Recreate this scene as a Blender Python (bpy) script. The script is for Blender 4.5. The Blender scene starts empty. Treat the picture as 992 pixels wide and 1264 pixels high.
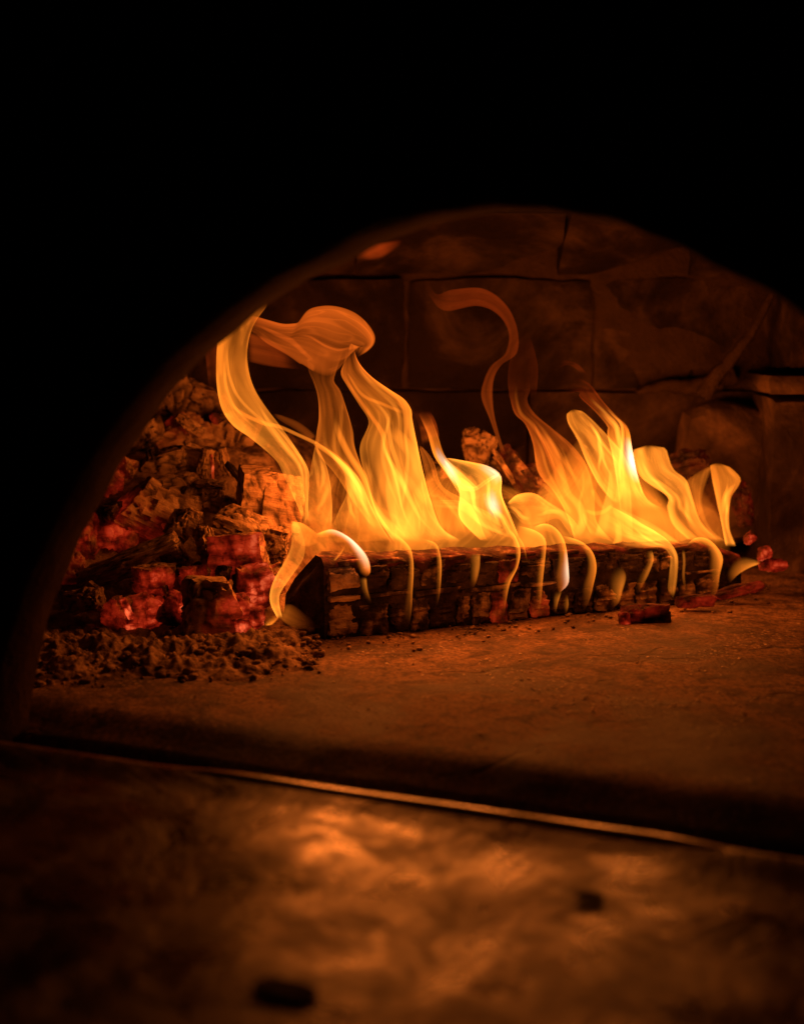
import bpy, math, random
from mathutils import Vector, Matrix, noise as mn
random.seed(7)
S = bpy.context.scene
COL = S.collection
R = math.radians

# ------------------------------------------------------------------ camera
CAM_H, PITCH, FPX = .416, R(7.5), 1755.0
cam = bpy.data.cameras.new('camera'); camo = bpy.data.objects.new('camera', cam); COL.objects.link(camo)
camo.location = (0, 0, CAM_H); camo.rotation_euler = (R(90) - PITCH, 0, 0)
cam.sensor_fit = 'VERTICAL'; cam.sensor_height = 36; cam.lens = 50; cam.clip_start = .05; cam.clip_end = 50
cam.dof.use_dof = True; cam.dof.focus_distance = 1.93; cam.dof.aperture_fstop = 2.8
S.camera = camo

# ------------------------------------------------------------------ world, exposure
W = bpy.data.worlds.new('World'); S.world = W; W.use_nodes = True
W.node_tree.nodes['Background'].inputs[0].default_value = (.35, .42, .30, 1)
W.node_tree.nodes['Background'].inputs[1].default_value = .0022
S.view_settings.view_transform = 'Standard'; S.view_settings.look = 'None'
S.view_settings.exposure = 0; S.view_settings.gamma = 1; S.view_settings.use_curve_mapping = False
cy = S.cycles
cy.transparent_max_bounces = 96; cy.max_bounces = 6; cy.diffuse_bounces = 3; cy.glossy_bounces = 3
cy.use_denoising = True; cy.sample_clamp_indirect = 3; cy.caustics_reflective = False; cy.caustics_refractive = False

# ------------------------------------------------------------------ pixel <-> place
def ray(px, py):
    u = (px - 496) / FPX; v = (632 - py) / FPX
    return Vector((u, math.cos(PITCH) + v * math.sin(PITCH), -math.sin(PITCH) + v * math.cos(PITCH)))
def at(px, py, D):
    d = ray(px, py); return Vector((0, 0, CAM_H)) + d * (D / d.y)
def onfloor(px, py, z=0):
    d = ray(px, py); return Vector((0, 0, CAM_H)) + d * ((z - CAM_H) / d.z)
def mpp(D): return D / FPX            # metres per photograph pixel at distance D
def Dlog(px): return 1.854 + (px - 395) / 505 * .282

# ------------------------------------------------------------------ light of the fire: soft lamps where the flames stand
FIRE = (1.0, .20, .024)
def fire_lamp(px, py, D, power, radius=.05):
    l = bpy.data.lights.new('fire_light', 'POINT'); l.color = FIRE; l.energy = power; l.shadow_soft_size = radius
    o = bpy.data.objects.new('fire_light', l); COL.objects.link(o); o.location = at(px, py, D)
K = 1.0
fire_lamp(420, 600, 1.92, 1.5 * K); fire_lamp(500, 570, 1.96, 1.5 * K); fire_lamp(600, 610, 2.0, 1.6 * K)
fire_lamp(740, 570, 2.06, 1.8 * K); fire_lamp(850, 620, 2.12, 1.2 * K); fire_lamp(385, 540, 1.95, .9 * K)
for q in (430, 520, 610, 700, 790, 870): fire_lamp(q, 735 - (q - 430) * .07, Dlog(q) - .055, .042 * K, .02)   # the flames that hang down the log face

# ------------------------------------------------------------------ helpers
def tag(o, label=None, cat=None, group=None, kind=None):
    if label: o['label'] = label
    if cat: o['category'] = cat
    if group: o['group'] = group
    if kind: o['kind'] = kind
    return o
def link(name, verts, faces, mat, parent=None, smooth=True, attrs=None, vecs=None):
    me = bpy.data.meshes.new(name); me.from_pydata([tuple(v) for v in verts], [], faces)
    me.materials.append(mat)
    if smooth: me.polygons.foreach_set('use_smooth', [True] * len(me.polygons))
    for k, vals in (attrs or {}).items():
        a = me.attributes.new(k, 'FLOAT', 'POINT'); a.data.foreach_set('value', vals)
    for k, vals in (vecs or {}).items():
        a = me.attributes.new(k, 'FLOAT_VECTOR', 'POINT'); a.data.foreach_set('vector', [c for v in vals for c in v])
    me.update()
    o = bpy.data.objects.new(name, me); COL.objects.link(o)
    if parent: o.parent = parent
    return o
def empty(name, loc):
    o = bpy.data.objects.new(name, None); COL.objects.link(o); o.location = loc; o.empty_display_size = .02
    return o
def smooth01(a, b, x):
    t = max(0., min(1., (x - a) / (b - a))); return t * t * (3 - 2 * t)
def spline(pts, n):
    """Catmull-Rom through pts, resampled to n points evenly by length."""
    P = [Vector((p[0], p[1])) for p in pts]
    if len(P) == 2: return [P[0].lerp(P[1], i / (n - 1)) for i in range(n)]
    E = [P[0] * 2 - P[1]] + P + [P[-1] * 2 - P[-2]]
    dense = []
    for i in range(1, len(E) - 2):
        for k in range(12):
            t = k / 12
            a, b, c, d = E[i - 1], E[i], E[i + 1], E[i + 2]
            dense.append(.5 * ((2 * b) + (c - a) * t + (2 * a - 5 * b + 4 * c - d) * t * t + (3 * b - a - 3 * c + d) * t ** 3))
    dense.append(P[-1])
    L = [0.]
    for i in range(1, len(dense)): L.append(L[-1] + (dense[i] - dense[i - 1]).length)
    out = []; j = 0
    for i in range(n):
        s = L[-1] * i / (n - 1)
        while j < len(L) - 2 and L[j + 1] < s: j += 1
        q = (s - L[j]) / max(1e-9, L[j + 1] - L[j])
        out.append(dense[j].lerp(dense[j + 1], max(0., min(1., q))))
    return out
def lerps(vals, t):
    if not isinstance(vals, (list, tuple)): return vals
    x = t * (len(vals) - 1); i = min(len(vals) - 2, int(x)) if len(vals) > 1 else 0
    return vals[i] if len(vals) == 1 else vals[i] + (vals[i + 1] - vals[i]) * (x - i)

# ------------------------------------------------------------------ materials
class NT:
    def __init__(s, name):
        s.m = bpy.data.materials.new(name); s.m.use_nodes = True; s.t = s.m.node_tree
        s.t.nodes.clear(); s.out = s.n('ShaderNodeOutputMaterial')
    def n(s, typ, **k):
        o = s.t.nodes.new(typ)
        for a, b in k.items(): setattr(o, a, b)
        return o
    def l(s, a, b): s.t.links.new(a, b)
    def val(s, sock, v):
        if hasattr(v, 'is_output'): s.l(v, sock)
        else: sock.default_value = v
    def math(s, op, a, b=0., c=None):
        o = s.n('ShaderNodeMath', operation=op); s.val(o.inputs[0], a); s.val(o.inputs[1], b)
        if c is not None: s.val(o.inputs[2], c)
        return o.outputs[0]
    def attr(s, name): return s.n('ShaderNodeAttribute', attribute_name=name)
    def noise(s, vec, scale, detail=4, rough=.55, dist=0.):
        o = s.n('ShaderNodeTexNoise'); o.inputs['Scale'].default_value = scale; o.inputs['Detail'].default_value = detail
        o.inputs['Roughness'].default_value = rough; o.inputs['Distortion'].default_value = dist
        if vec is not None: s.l(vec, o.inputs['Vector'])
        return o.outputs[0]
    def map(s, v, a, b, c=0., d=1., smooth=True):
        o = s.n('ShaderNodeMapRange', interpolation_type='SMOOTHSTEP' if smooth else 'LINEAR')
        s.val(o.inputs[0], v)
        for i, q in enumerate((a, b, c, d)): o.inputs[i + 1].default_value = q
        return o.outputs[0]
    def mix(s, f, a, b, mode='MIX'):
        o = s.n('ShaderNodeMix', data_type='RGBA', blend_type=mode)
        s.val(o.inputs[0], f)
        for i, q in ((6, a), (7, b)):
            if hasattr(q, 'is_output'): s.l(q, o.inputs[i])
            else: o.inputs[i].default_value = (*q, 1)
        return o.outputs[2]
    def scale(s, vec, xyz):
        o = s.n('ShaderNodeMapping'); s.l(vec, o.inputs[0]); o.inputs['Scale'].default_value = xyz
        return o.outputs[0]
    def obj(s): return s.n('ShaderNodeTexCoord').outputs['Object']
    def pos(s): return s.n('ShaderNodeNewGeometry').outputs['Position']
    def bump(s, h, strength, dist):
        o = s.n('ShaderNodeBump'); o.inputs['Strength'].default_value = strength; o.inputs['Distance'].default_value = dist
        s.l(h, o.inputs['Height']); return o.outputs[0]
    def bsdf(s, col, rough, normal=None, spec=.3):
        b = s.n('ShaderNodeBsdfPrincipled'); s.val(b.inputs['Roughness'], rough)
        if hasattr(col, 'is_output'): s.l(col, b.inputs['Base Color'])
        else: b.inputs['Base Color'].default_value = (*col, 1)
        b.inputs['Specular IOR Level'].default_value = spec
        if normal is not None: s.l(normal, b.inputs['Normal'])
        s.l(b.outputs[0], s.out.inputs[0]); return b

def flame_material():
    t = NT('flame_gas')
    g = t.n('ShaderNodeNewGeometry')
    dot = t.n('ShaderNodeVectorMath', operation='DOT_PRODUCT'); t.l(g.outputs['Normal'], dot.inputs[0]); t.l(g.outputs['Incoming'], dot.inputs[1])
    c = t.math('ABSOLUTE', dot.outputs['Value'])
    # a thin luminous skin: the more edge-on it is seen the longer the path through it; the outermost rim thins out
    shell = t.math('MULTIPLY', t.math('DIVIDE', .43, t.math('ADD', c, .24)), t.map(c, 0., .5))
    soft = t.attr('soft').outputs['Fac']
    vol = t.math('MULTIPLY', t.math('POWER', c, t.math('ADD', .6, t.math('MULTIPLY', soft, 1.7))), .72)
    sf = t.math('MINIMUM', soft, 1.)
    w = t.math('ADD', t.math('MULTIPLY', shell, t.math('SUBTRACT', 1., sf)), t.math('MULTIPLY', vol, sf))
    uv = t.attr('fuv').outputs['Vector']
    n1 = t.noise(t.scale(uv, (1.3, 7.0, 1.)), 1.0, 2, .5, .6)
    n2 = t.noise(t.scale(uv, (2.6, 10., 1.)), 1.0, 1.5, .45, .8)
    streak = t.map(n1, .30, .70, .12, 1.75, False)
    ridge = t.math('SUBTRACT', 1., t.map(t.math('ABSOLUTE', t.math('SUBTRACT', n2, .5)), 0., .045))
    streak = t.math('ADD', streak, t.math('MULTIPLY', ridge, .5))
    streak = t.math('ADD', t.math('MULTIPLY', streak, t.attr('busy').outputs['Fac']), t.math('SUBTRACT', 1., t.attr('busy').outputs['Fac']))
    k = t.math('MULTIPLY', t.math('MULTIPLY', w, streak), t.attr('glow').outputs['Fac'])
    ramp = t.n('ShaderNodeValToRGB'); e = ramp.color_ramp.elements
    e[0].position = 0; e[0].color = (1, .085, .008, 1); e[1].position = 1; e[1].color = (1, .36, .035, 1)
    x = e.new(.5); x.color = (1, .222, .014, 1)
    t.l(t.attr('hue').outputs['Fac'], ramp.inputs[0])
    col = t.mix(t.attr('hot').outputs['Fac'], ramp.outputs[0], (1., .78, .52))
    em = t.n('ShaderNodeEmission'); t.l(col, em.inputs[0]); t.l(k, em.inputs[1])
    tr = t.n('ShaderNodeBsdfTransparent'); ad = t.n('ShaderNodeAddShader')
    t.l(em.outputs[0], ad.inputs[0]); t.l(tr.outputs[0], ad.inputs[1]); t.l(ad.outputs[0], t.out.inputs[0])
    t.m.cycles.emission_sampling = 'NONE'
    return t.m
def coal_material():
    t = NT('burnt_wood'); o = t.obj()
    a = t.attr('ash').outputs['Fac']; g = t.attr('ember').outputs['Fac']; cr = t.attr('crack').outputs['Fac']
    n = t.noise(o, 38, 5, .6); n2 = t.noise(o, 160, 4, .65); gr = t.noise(t.scale(o, (18, 110, 110)), 1, 4, .6)
    f = t.math('ADD', t.math('MULTIPLY', n, .55), t.math('MULTIPLY', gr, .45))
    light = t.mix(t.map(f, .35, .65), (.20, .12, .065), (.44, .31, .19))
    dark = t.mix(t.map(n, .35, .7), (.018, .013, .011), (.07, .045, .03))
    col = t.mix(t.map(t.math('ADD', a, t.math('MULTIPLY', t.math('SUBTRACT', n, .5), 1.2)), .25, .6), dark, light)
    col = t.mix(t.math('MULTIPLY', cr, .85), col, (.012, .008, .006))
    h = t.math('ADD', t.math('MULTIPLY', n2, .5), t.math('MULTIPLY', gr, 1.1))
    b = t.bsdf(col, .9, t.bump(h, .9, .005), .15)
    vc = t.n('ShaderNodeTexVoronoi', feature='DISTANCE_TO_EDGE'); vc.inputs['Scale'].default_value = 75; t.l(t.scale(o, (1., 1., .6)), vc.inputs['Vector'])
    gg = t.math('MULTIPLY', g, t.map(t.math('ADD', t.math('MULTIPLY', t.noise(o, 60, 5, .65), .6), t.math('MULTIPLY', gr, .4)), .36, .62, .12, 1.15))
    gg = t.math('MULTIPLY', gg, t.map(t.noise(o, 26, 3, .6), .34, .66, .22, 1.15))
    gg = t.math('MULTIPLY', gg, t.map(vc.outputs['Distance'], 0., .10, .72, 1.))
    er = t.n('ShaderNodeValToRGB'); e = er.color_ramp.elements
    e[0].color = (1, .030, .007, 1); e[1].color = (1, .12, .036, 1); x = e.new(.55); x.color = (1, .05, .012, 1)
    t.l(gg, er.inputs[0])
    t.l(er.outputs[0], b.inputs['Emission Color']); t.l(t.math('MULTIPLY', gg, .60), b.inputs['Emission Strength'])
    t.m.cycles.emission_sampling = 'NONE'
    return t.m
def brick_material():
    t = NT('sooty_brick'); p = t.pos()
    n = t.noise(p, 9, 6, .6, .4); n2 = t.noise(p, 55, 5, .65)
    rnd = t.n('ShaderNodeObjectInfo').outputs['Random']
    col = t.mix(t.map(n, .3, .7), (.026, .018, .012), (.14, .09, .055))
    col = t.mix(t.math('MULTIPLY', rnd, .4), col, (.02, .015, .011))
    col = t.mix(t.map(t.noise(p, 4.2, 6, .65, .8), .42, .62, .85, 0.), col, (.012, .008, .006))
    t.bsdf(col, .92, t.bump(t.math('ADD', t.math('MULTIPLY', n2, .5), n), .8, .012), .12); return t.m
def soot_material():
    t = NT('black_soot'); p = t.pos(); n = t.noise(p, 14, 6, .6)
    t.bsdf(t.mix(n, (.014, .010, .007), (.07, .045, .028)), .95, t.bump(t.noise(p, 60, 5, .65), .6, .006), .02); return t.m
def mortar_material():
    t = NT('sooty_mortar'); p = t.pos()
    t.bsdf(t.mix(t.noise(p, 30, 5), (.03, .02, .013), (.11, .07, .042)), .95, t.bump(t.noise(p, 90, 5, .7), .8, .008), .1); return t.m
def hearth_material():
    t = NT('hearth_stone'); p = t.pos()
    big = t.noise(p, 5.5, 8, .68, .6); mid = t.noise(p, 24, 8, .7, .4); fine = t.noise(p, 150, 6, .75)
    col = t.mix(t.map(big, .36, .62), (.09, .05, .027), (.44, .26, .14))
    col = t.mix(t.math('MULTIPLY', t.map(mid, .46, .64), .85), col, (.045, .026, .016))
    vo = t.n('ShaderNodeTexVoronoi'); vo.inputs['Scale'].default_value = 120; t.l(p, vo.inputs['Vector'])
    sp = t.math('MULTIPLY', t.math('LESS_THAN', vo.outputs['Distance'], .26), t.map(t.noise(p, 7, 3, .6), .50, .62))
    col = t.mix(t.math('MULTIPLY', sp, .7), col, (.72, .55, .40))
    cw = t.n('ShaderNodeTexVoronoi', feature='DISTANCE_TO_EDGE'); cw.inputs['Scale'].default_value = 2.3
    wv = t.n('ShaderNodeVectorMath', operation='ADD'); nn = t.n('ShaderNodeTexNoise'); nn.inputs['Scale'].default_value = 9; t.l(p, nn.inputs['Vector'])
    sc = t.n('ShaderNodeVectorMath', operation='SCALE'); t.l(nn.outputs[1], sc.inputs[0]); sc.inputs['Scale'].default_value = .16
    t.l(p, wv.inputs[0]); t.l(sc.outputs[0], wv.inputs[1]); t.l(wv.outputs[0], cw.inputs['Vector'])
    crack = t.math('SUBTRACT', 1., t.map(cw.outputs['Distance'], 0., .012))
    crack = t.math('MULTIPLY', crack, t.map(t.noise(p, 5, 2), .45, .6))
    col = t.mix(t.math('MULTIPLY', crack, .4), col, (.03, .02, .014))
    col = t.mix(t.map(fine, .38, .6, .75, 0.), col, (.035, .02, .012))
    h = t.math('SUBTRACT', t.math('ADD', t.math('MULTIPLY', fine, .35), t.math('ADD', mid, t.math('MULTIPLY', sp, .4))), t.math('MULTIPLY', crack, .35))
    t.bsdf(col, t.map(big, .3, .7, .6, .85), t.bump(h, .8, .008), .25); return t.m
def ledge_material():
    t = NT('worn_ledge_stone'); p = t.pos()
    v = t.scale(p, (1.2, .9, 1.))
    big = t.noise(v, 6.5, 6, .62, 1.2); mid = t.noise(v, 16, 5, .6, .6); fine = t.noise(p, 120, 4, .65)
    col = t.mix(t.map(big, .36, .66), (.018, .010, .006), (.13, .07, .034))
    col = t.mix(t.math('MULTIPLY', t.map(mid, .54, .70), .8), col, (.035, .02, .012))
    t.bsdf(col, t.map(mid, .34, .66, .24, .55), t.bump(t.math('ADD', t.math('MULTIPLY', fine, .10), t.math('ADD', big, t.math('MULTIPLY', mid, .15))), .3, .02), 1.); return t.m
def ash_material():
    t = NT('wood_ash'); p = t.pos()
    n = t.noise(p, 40, 6, .65); n2 = t.noise(p, 200, 4, .7); big = t.noise(p, 10, 3)
    col = t.mix(t.map(n, .36, .64), (.10, .062, .04), (.46, .31, .20))
    col = t.mix(t.map(big, .5, .72), col, (.12, .075, .05))
    t.bsdf(col, .95, t.bump(t.math('ADD', n, t.math('MULTIPLY', n2, .5)), .9, .008), .08); return t.m
FLAME, COAL, BRICK, SOOT, MORTAR, HEARTH, LEDGE, ASH = (flame_material(), coal_material(), brick_material(), soot_material(),
    mortar_material(), hearth_material(), ledge_material(), ash_material())

# ------------------------------------------------------------------ rough lump of wood / stone
def lump(size, seed, n=8, round_=.25, rough=.07, cuts=4, crack=.0, grain=0., deep=.78):
    """Verts (object space, centred) and faces of a broken block; also per-vertex crack depth."""
    rnd = random.Random(seed); idx = {}; V = []; F = []
    def vid(i, j, k):
        key = (i, j, k)
        if key not in idx:
            idx[key] = len(V); V.append(Vector((i / n * 2 - 1, j / n * 2 - 1, k / n * 2 - 1)))
        return idx[key]
    for a in range(n):
        for b in range(n):
            for s in (0, n):
                q = [(s, a, b), (s, a + 1, b), (s, a + 1, b + 1), (s, a, b + 1)]
                F.append([vid(*x) for x in (q if s else q[::-1])])
                q = [(a, s, b), (a, s, b + 1), (a + 1, s, b + 1), (a + 1, s, b)]
                F.append([vid(*x) for x in (q if s else q[::-1])])
                q = [(a, b, s), (a + 1, b, s), (a + 1, b + 1, s), (a, b + 1, s)]
                F.append([vid(*x) for x in (q if s else q[::-1])])
    planes = []
    for _ in range(cuts):
        d = Vector((rnd.uniform(-1, 1), rnd.uniform(-1, 1), rnd.uniform(-1, 1)))
        if d.length < .2: continue
        d.normalize(); planes.append((d, rnd.uniform(deep, 1.15)))
    off = Vector((seed * 3.17 % 50, seed * 7.31 % 50, seed * 1.93 % 50)); mnsz = min(size); C = []; out = []
    for p in V:
        s = p.normalized(); q = p.lerp(s * 1.15, round_)
        for d, lim in planes:
            h = q.dot(d)
            if h > lim: q = q - d * (h - lim)
        w = Vector((q.x * size[0], q.y * size[1], q.z * size[2])) * .5
        r = w / max(mnsz, .012)
        nz = mn.noise(r * 1.6 + off) * .5 + mn.noise(r * 4.1 + off) * .28 + mn.noise(r * 9 + off) * .2 + mn.noise(r * 18 + off) * .1
        if grain: nz += grain * mn.noise(Vector((r.x * .5, r.y * 6, r.z * 6)) + off)
        w = w + s * nz * rough * mnsz * 2
        cd = 0.
        if crack:
            e = min(abs(mn.noise(r * 1.3 + off * 1.7 + Vector((9, 0, 0)))), abs(mn.noise(r * 2.2 + off * .7 + Vector((9, 0, 20)))) * 1.4); cd = 1 - smooth01(0, .11, e)
            w = w - s * cd * crack * mnsz
        C.append(cd); out.append(w)
    return out, F, C
LUMPN = [100]
def wood(name, px, py, w, h, D, rot=0, yaw=0, pitch=0, depth=None, ash=.6, ember=0., edir=None, n=15, round_=.2, rough=.06,
         cuts=4, crack=.14, grain=.35, parent=None, label=None, cat=None, group=None, seed=None):
    """A piece of burnt wood, w x h photograph pixels large at distance D; rot turns it in the picture plane, yaw about the vertical."""
    LUMPN[0] += 1; seed = LUMPN[0] if seed is None else seed
    m = mpp(D); size = (w * m, (depth if depth else .75 * min(w, h)) * m, h * m)
    V, F, C = lump(size, seed, n, round_, rough, cuts, crack, grain)
    off = Vector((seed * 1.3 % 40, seed * 2.7 % 40, 3))
    A, E = [], []
    ed = Vector(edir).normalized() if edir else None
    for v, c in zip(V, C):
        q = Vector((v.x / size[0], v.y / size[1], v.z / size[2])) * 2
        A.append(max(0., min(1., ash + .25 * mn.noise(q * 1.1 + off))))
        e = 0.
        if ember:
            e = .75 + .9 * mn.noise(q * 1.2 + off * 2)
            if ed: e *= smooth01(-.15, .75, q.dot(ed) + .25 * mn.noise(q * 2 + off))
            e = max(0., ember * e * (1 + .5 * c))
        E.append(e)
    o = link(name, V, F, COAL, parent, True, {'ash': A, 'ember': E, 'crack': C})
    o.data.set_sharp_from_angle(angle=R(38))
    p = at(px, py, D)
    o.rotation_euler = (Matrix.Rotation(R(yaw), 4, 'Z') @ Matrix.Rotation(R(-rot), 4, 'Y') @ Matrix.Rotation(R(pitch), 4, 'X')).to_euler()
    o.location = p if not parent else p - parent.location
    return tag(o, label, cat, group)

# ------------------------------------------------------------------ the oven
A0, A1 = onfloor(200, 955), onfloor(900, 1060)
DIR = (A1 - A0).normalized(); NRM = Vector((-DIR.y, DIR.x, 0))     # along the mouth, and into the oven
P0 = onfloor(12, 905)
def on(s, d, z): return P0 + DIR * s + NRM * d + Vector((0, 0, z))
def local(p): q = p - P0; return q.dot(DIR), q.dot(NRM)

# hearth floor with its front step
def slab_grid(name, s0, s1, d0, d1, ns, nd, zf, thick, mat, parent=None):
    V = []; F = []
    for j in range(nd + 1):
        for i in range(ns + 1):
            s = s0 + (s1 - s0) * i / ns; d = d0 + (d1 - d0) * j / nd
            V.append(on(s, d, zf(s, d)))
    for j in range(nd):
        for i in range(ns):
            a = j * (ns + 1) + i; F.append((a, a + 1, a + ns + 2, a + ns + 1))
    base = len(V)
    rim = [i for i in range(ns + 1)] + [(j * (ns + 1) + ns) for j in range(1, nd + 1)] + [nd * (ns + 1) + i for i in range(ns - 1, -1, -1)] + [j * (ns + 1) for j in range(nd - 1, 0, -1)]
    for r in rim: v = V[r].copy(); v.z = -thick; V.append(v)
    for k in range(len(rim)):
        k2 = (k + 1) % len(rim); F.append((rim[k2], rim[k], base + k, base + k2))
    F.append([base + k for k in range(len(rim))][::-1])
    return link(name, V, F, mat, parent)
LEDGE_D = local(A0)[1]
HEARTH_D = LEDGE_D + .105
def hz(s, d):
    e = smooth01(0, .07, d - HEARTH_D)           # worn, rounded front edge
    return -.022 * (1 - e) + .003 * mn.noise(Vector((s * 5, d * 7, 0))) + .0012 * mn.noise(Vector((s * 22, d * 22, 4)))
h = slab_grid('hearth_floor', -1.2, 2.2, HEARTH_D, 2.2, 170, 130, hz, .12, HEARTH); tag(h, kind='structure')
def gz(s, d): return -.032 + .004 * mn.noise(Vector((s * 9, d * 14, 2))) + .002 * mn.noise(Vector((s * 40, d * 40, 2)))
g = slab_grid('gutter_floor', -1.2, 2.2, LEDGE_D - .02, HEARTH_D + .02, 160, 10, gz, .13, HEARTH); tag(g, kind='structure')

ledge = empty('stone_ledge', on(.3, LEDGE_D - .2, 0))
tag(ledge, 'worn brown stone ledge in front of the oven mouth with a rim brightened where firelight catches it', 'ledge')
def lz(s, d):
    z = .004 + .0045 * mn.noise(Vector((s * 4, d * 6, 7))) + .0016 * mn.noise(Vector((s * 12, d * 12, 9)))
    e = smooth01(.05, 0, LEDGE_D - d); z = z * (1 - e) + .0088 * e
    return z
def make_slab(d0, d1, ns, nd, edge0):
    def z(s, d):
        q = lz(s, d)
        q -= .003 * (1 - smooth01(0, .03, d - d0)) * edge0
        if d1 < LEDGE_D - .05: q -= .004 * (1 - smooth01(0, .04, d1 - d))
        return q
    o = slab_grid('slab', -1.2, 2.0, d0, d1, ns, nd, z, .08, LEDGE)
    o.parent = ledge; o.matrix_parent_inverse = Matrix.Translation(-ledge.location)
    return o
make_slab(LEDGE_D - .75, LEDGE_D, 200, 110, 0)
# rim strip: fire-side ledge edge, its firelight glint put into lighter colour and length
V, F, ns = [], [], 140
prof = [(0, -.03), (.0065, -.03), (.0075, .004), (.0068, .0086), (.0052, .0102), (.003, .0108), (-.005, .0114), (-.0075, .0105), (-.009, .006)]
for i in range(ns + 1):
    s = local(A0)[0] - .01 + (local(A1)[0] - local(A0)[0] + .03) * i / ns; wob = .0012 * mn.noise(Vector((s * 11, 0, 0))); z2 = .0015 * mn.noise(Vector((s * 6, 5, 0)))
    e_ = smooth01(0, .16, i / ns) * smooth01(0, .16, 1 - i / ns)
    for d, z in prof: V.append(on(s, LEDGE_D + .001 + d + wob, (z - .0035 * (1 - e_) if z > 0 else z) + z2 * .3))
for i in range(ns):
    for k in range(len(prof) - 1):
        a = i * len(prof) + k; F.append((a, a + 1, a + len(prof) + 1, a + len(prof)))
t = NT('firelit_edge'); p_ = t.pos()
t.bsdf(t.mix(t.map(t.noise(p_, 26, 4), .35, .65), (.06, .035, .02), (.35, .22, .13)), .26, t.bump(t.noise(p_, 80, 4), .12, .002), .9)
rim = link('rim', V, F, t.m); rim.parent = ledge; rim.matrix_parent_inverse = Matrix.Translation(-ledge.location)

# mouth arch
T = .08
def on_plane(px, py, off):
    d = ray(px, py); c = Vector((0, 0, CAM_H)); o = P0 + NRM * off
    q = c + d * ((o - c).dot(NRM) / d.dot(NRM)); return ((q - o).dot(DIR), q.z)
left = [(38, 900), (48, 830), (60, 770), (80, 715), (110, 650), (140, 595), (180, 530), (225, 470), (270, 425), (330, 378), (400, 335), (480, 298), (560, 268), (600, 258)]
right = [(660, 255), (700, 258), (780, 280), (860, 315), (940, 360), (992, 388)]
op = [(-.05, -.09)] + [on_plane(*q, T) for q in left] + [on_plane(*q, 0) for q in right]
op += [(.83, .385), (.885, .33), (.94, .26), (.985, .19), (1.02, .12), (1.045, .04), (1.055, -.09)]
op = spline(op, 110)
for _ in range(14): op = [op[0]] + [op[i] * .5 + (op[i - 1] + op[i + 1]) * .25 for i in range(1, len(op) - 1)] + [op[-1]]
V, F = [], []; N = len(op); cx, cz = .52, .1
rings = 6
def outer(p):
    d = Vector((p.x - cx, p.y - cz)); k = max(abs(d.x) / 1.6, abs(d.y) / 1.25); return Vector((cx, cz)) + d / k
jit = [(mn.noise(Vector((i * .35, 0, 0))) * .004, mn.noise(Vector((i * .35, 7, 0))) * .003) for i in range(N)]
for i, p in enumerate(op):
    q = outer(p); nn = (p - Vector((cx, cz))).normalized()
    a = p + nn * jit[i][0]; b = p + nn * jit[i][1]
    V += [on(q.x, -.002, q.y), on(*((p + nn * .14).x, 0 - .002, (p + nn * .14).y)), on(*((a + nn * .014).x, 0, (a + nn * .014).y)),
          on((a + nn * .003).x, .006, (a + nn * .003).y), on(a.x, .018, a.y), on(a.x * .5 + b.x * .5, T / 2, a.y * .5 + b.y * .5), on(b.x, T - .006, b.y), on((b + nn * .006).x, T, (b + nn * .006).y), on(q.x, T, q.y)]
M_ = 9
for i in range(N - 1):
    for k in range(M_ - 1):
        a = i * M_ + k; F.append((a, a + 1, a + M_ + 1, a + M_))
arch = link('oven_arch', V, F, SOOT); tag(arch, 'black soot covered arched mouth of the oven framing the fire', 'oven arch')

# back wall, built of big sooty blocks; side wall; vault
BACK = 2.52
wall = empty('back_wall', (0, BACK, 0)); tag(wall, 'dark sooty block wall behind the fire at the back of the oven', 'oven wall')
def block(name, parent, x0, x1, y0, y1, z0, z1, seed, mat=BRICK, rough=.035, n=8, round_=.05, tilt=0, cuts=1):
    size = (x1 - x0, y1 - y0, z1 - z0)
    V, F, C = lump(size, seed, n, round_, rough, cuts, 0, 0, .95)
    o = link(name, V, F, mat, parent); o.data.set_sharp_from_angle(angle=R(40))
    c = Vector(((x0 + x1) / 2, (y0 + y1) / 2, (z0 + z1) / 2)); o.location = c - (parent.location if parent else Vector())
    o.rotation_euler = (tilt, 0, 0); return o
k = 300
for z0, z1, joints in ((.0, .145, (-1.15, -.82, -.5, -.2, .1, .36, .64)), (.152, .297, (-1.15, -.95, -.62, -.3, -.02, .22, .66)), (.305, .493, (-1.15, -.88, -.60, -.31, .006, .337, .69))):
    for a, b in zip(joints, joints[1:]):
        k += 1; y = BACK + random.uniform(-.012, .012)
        block('brick', wall, a + .002, b - .002, y, y + .14, z0 - .0025, z1 + .0025, k, rough=.05, round_=.08, n=12)
# mortar bed behind the blocks
mb = block('mortar', wall, -1.3, .9, BACK + .012, BACK + .13, -.02, .56, 77, MORTAR, .01, 6, .0, 0, 0)
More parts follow.
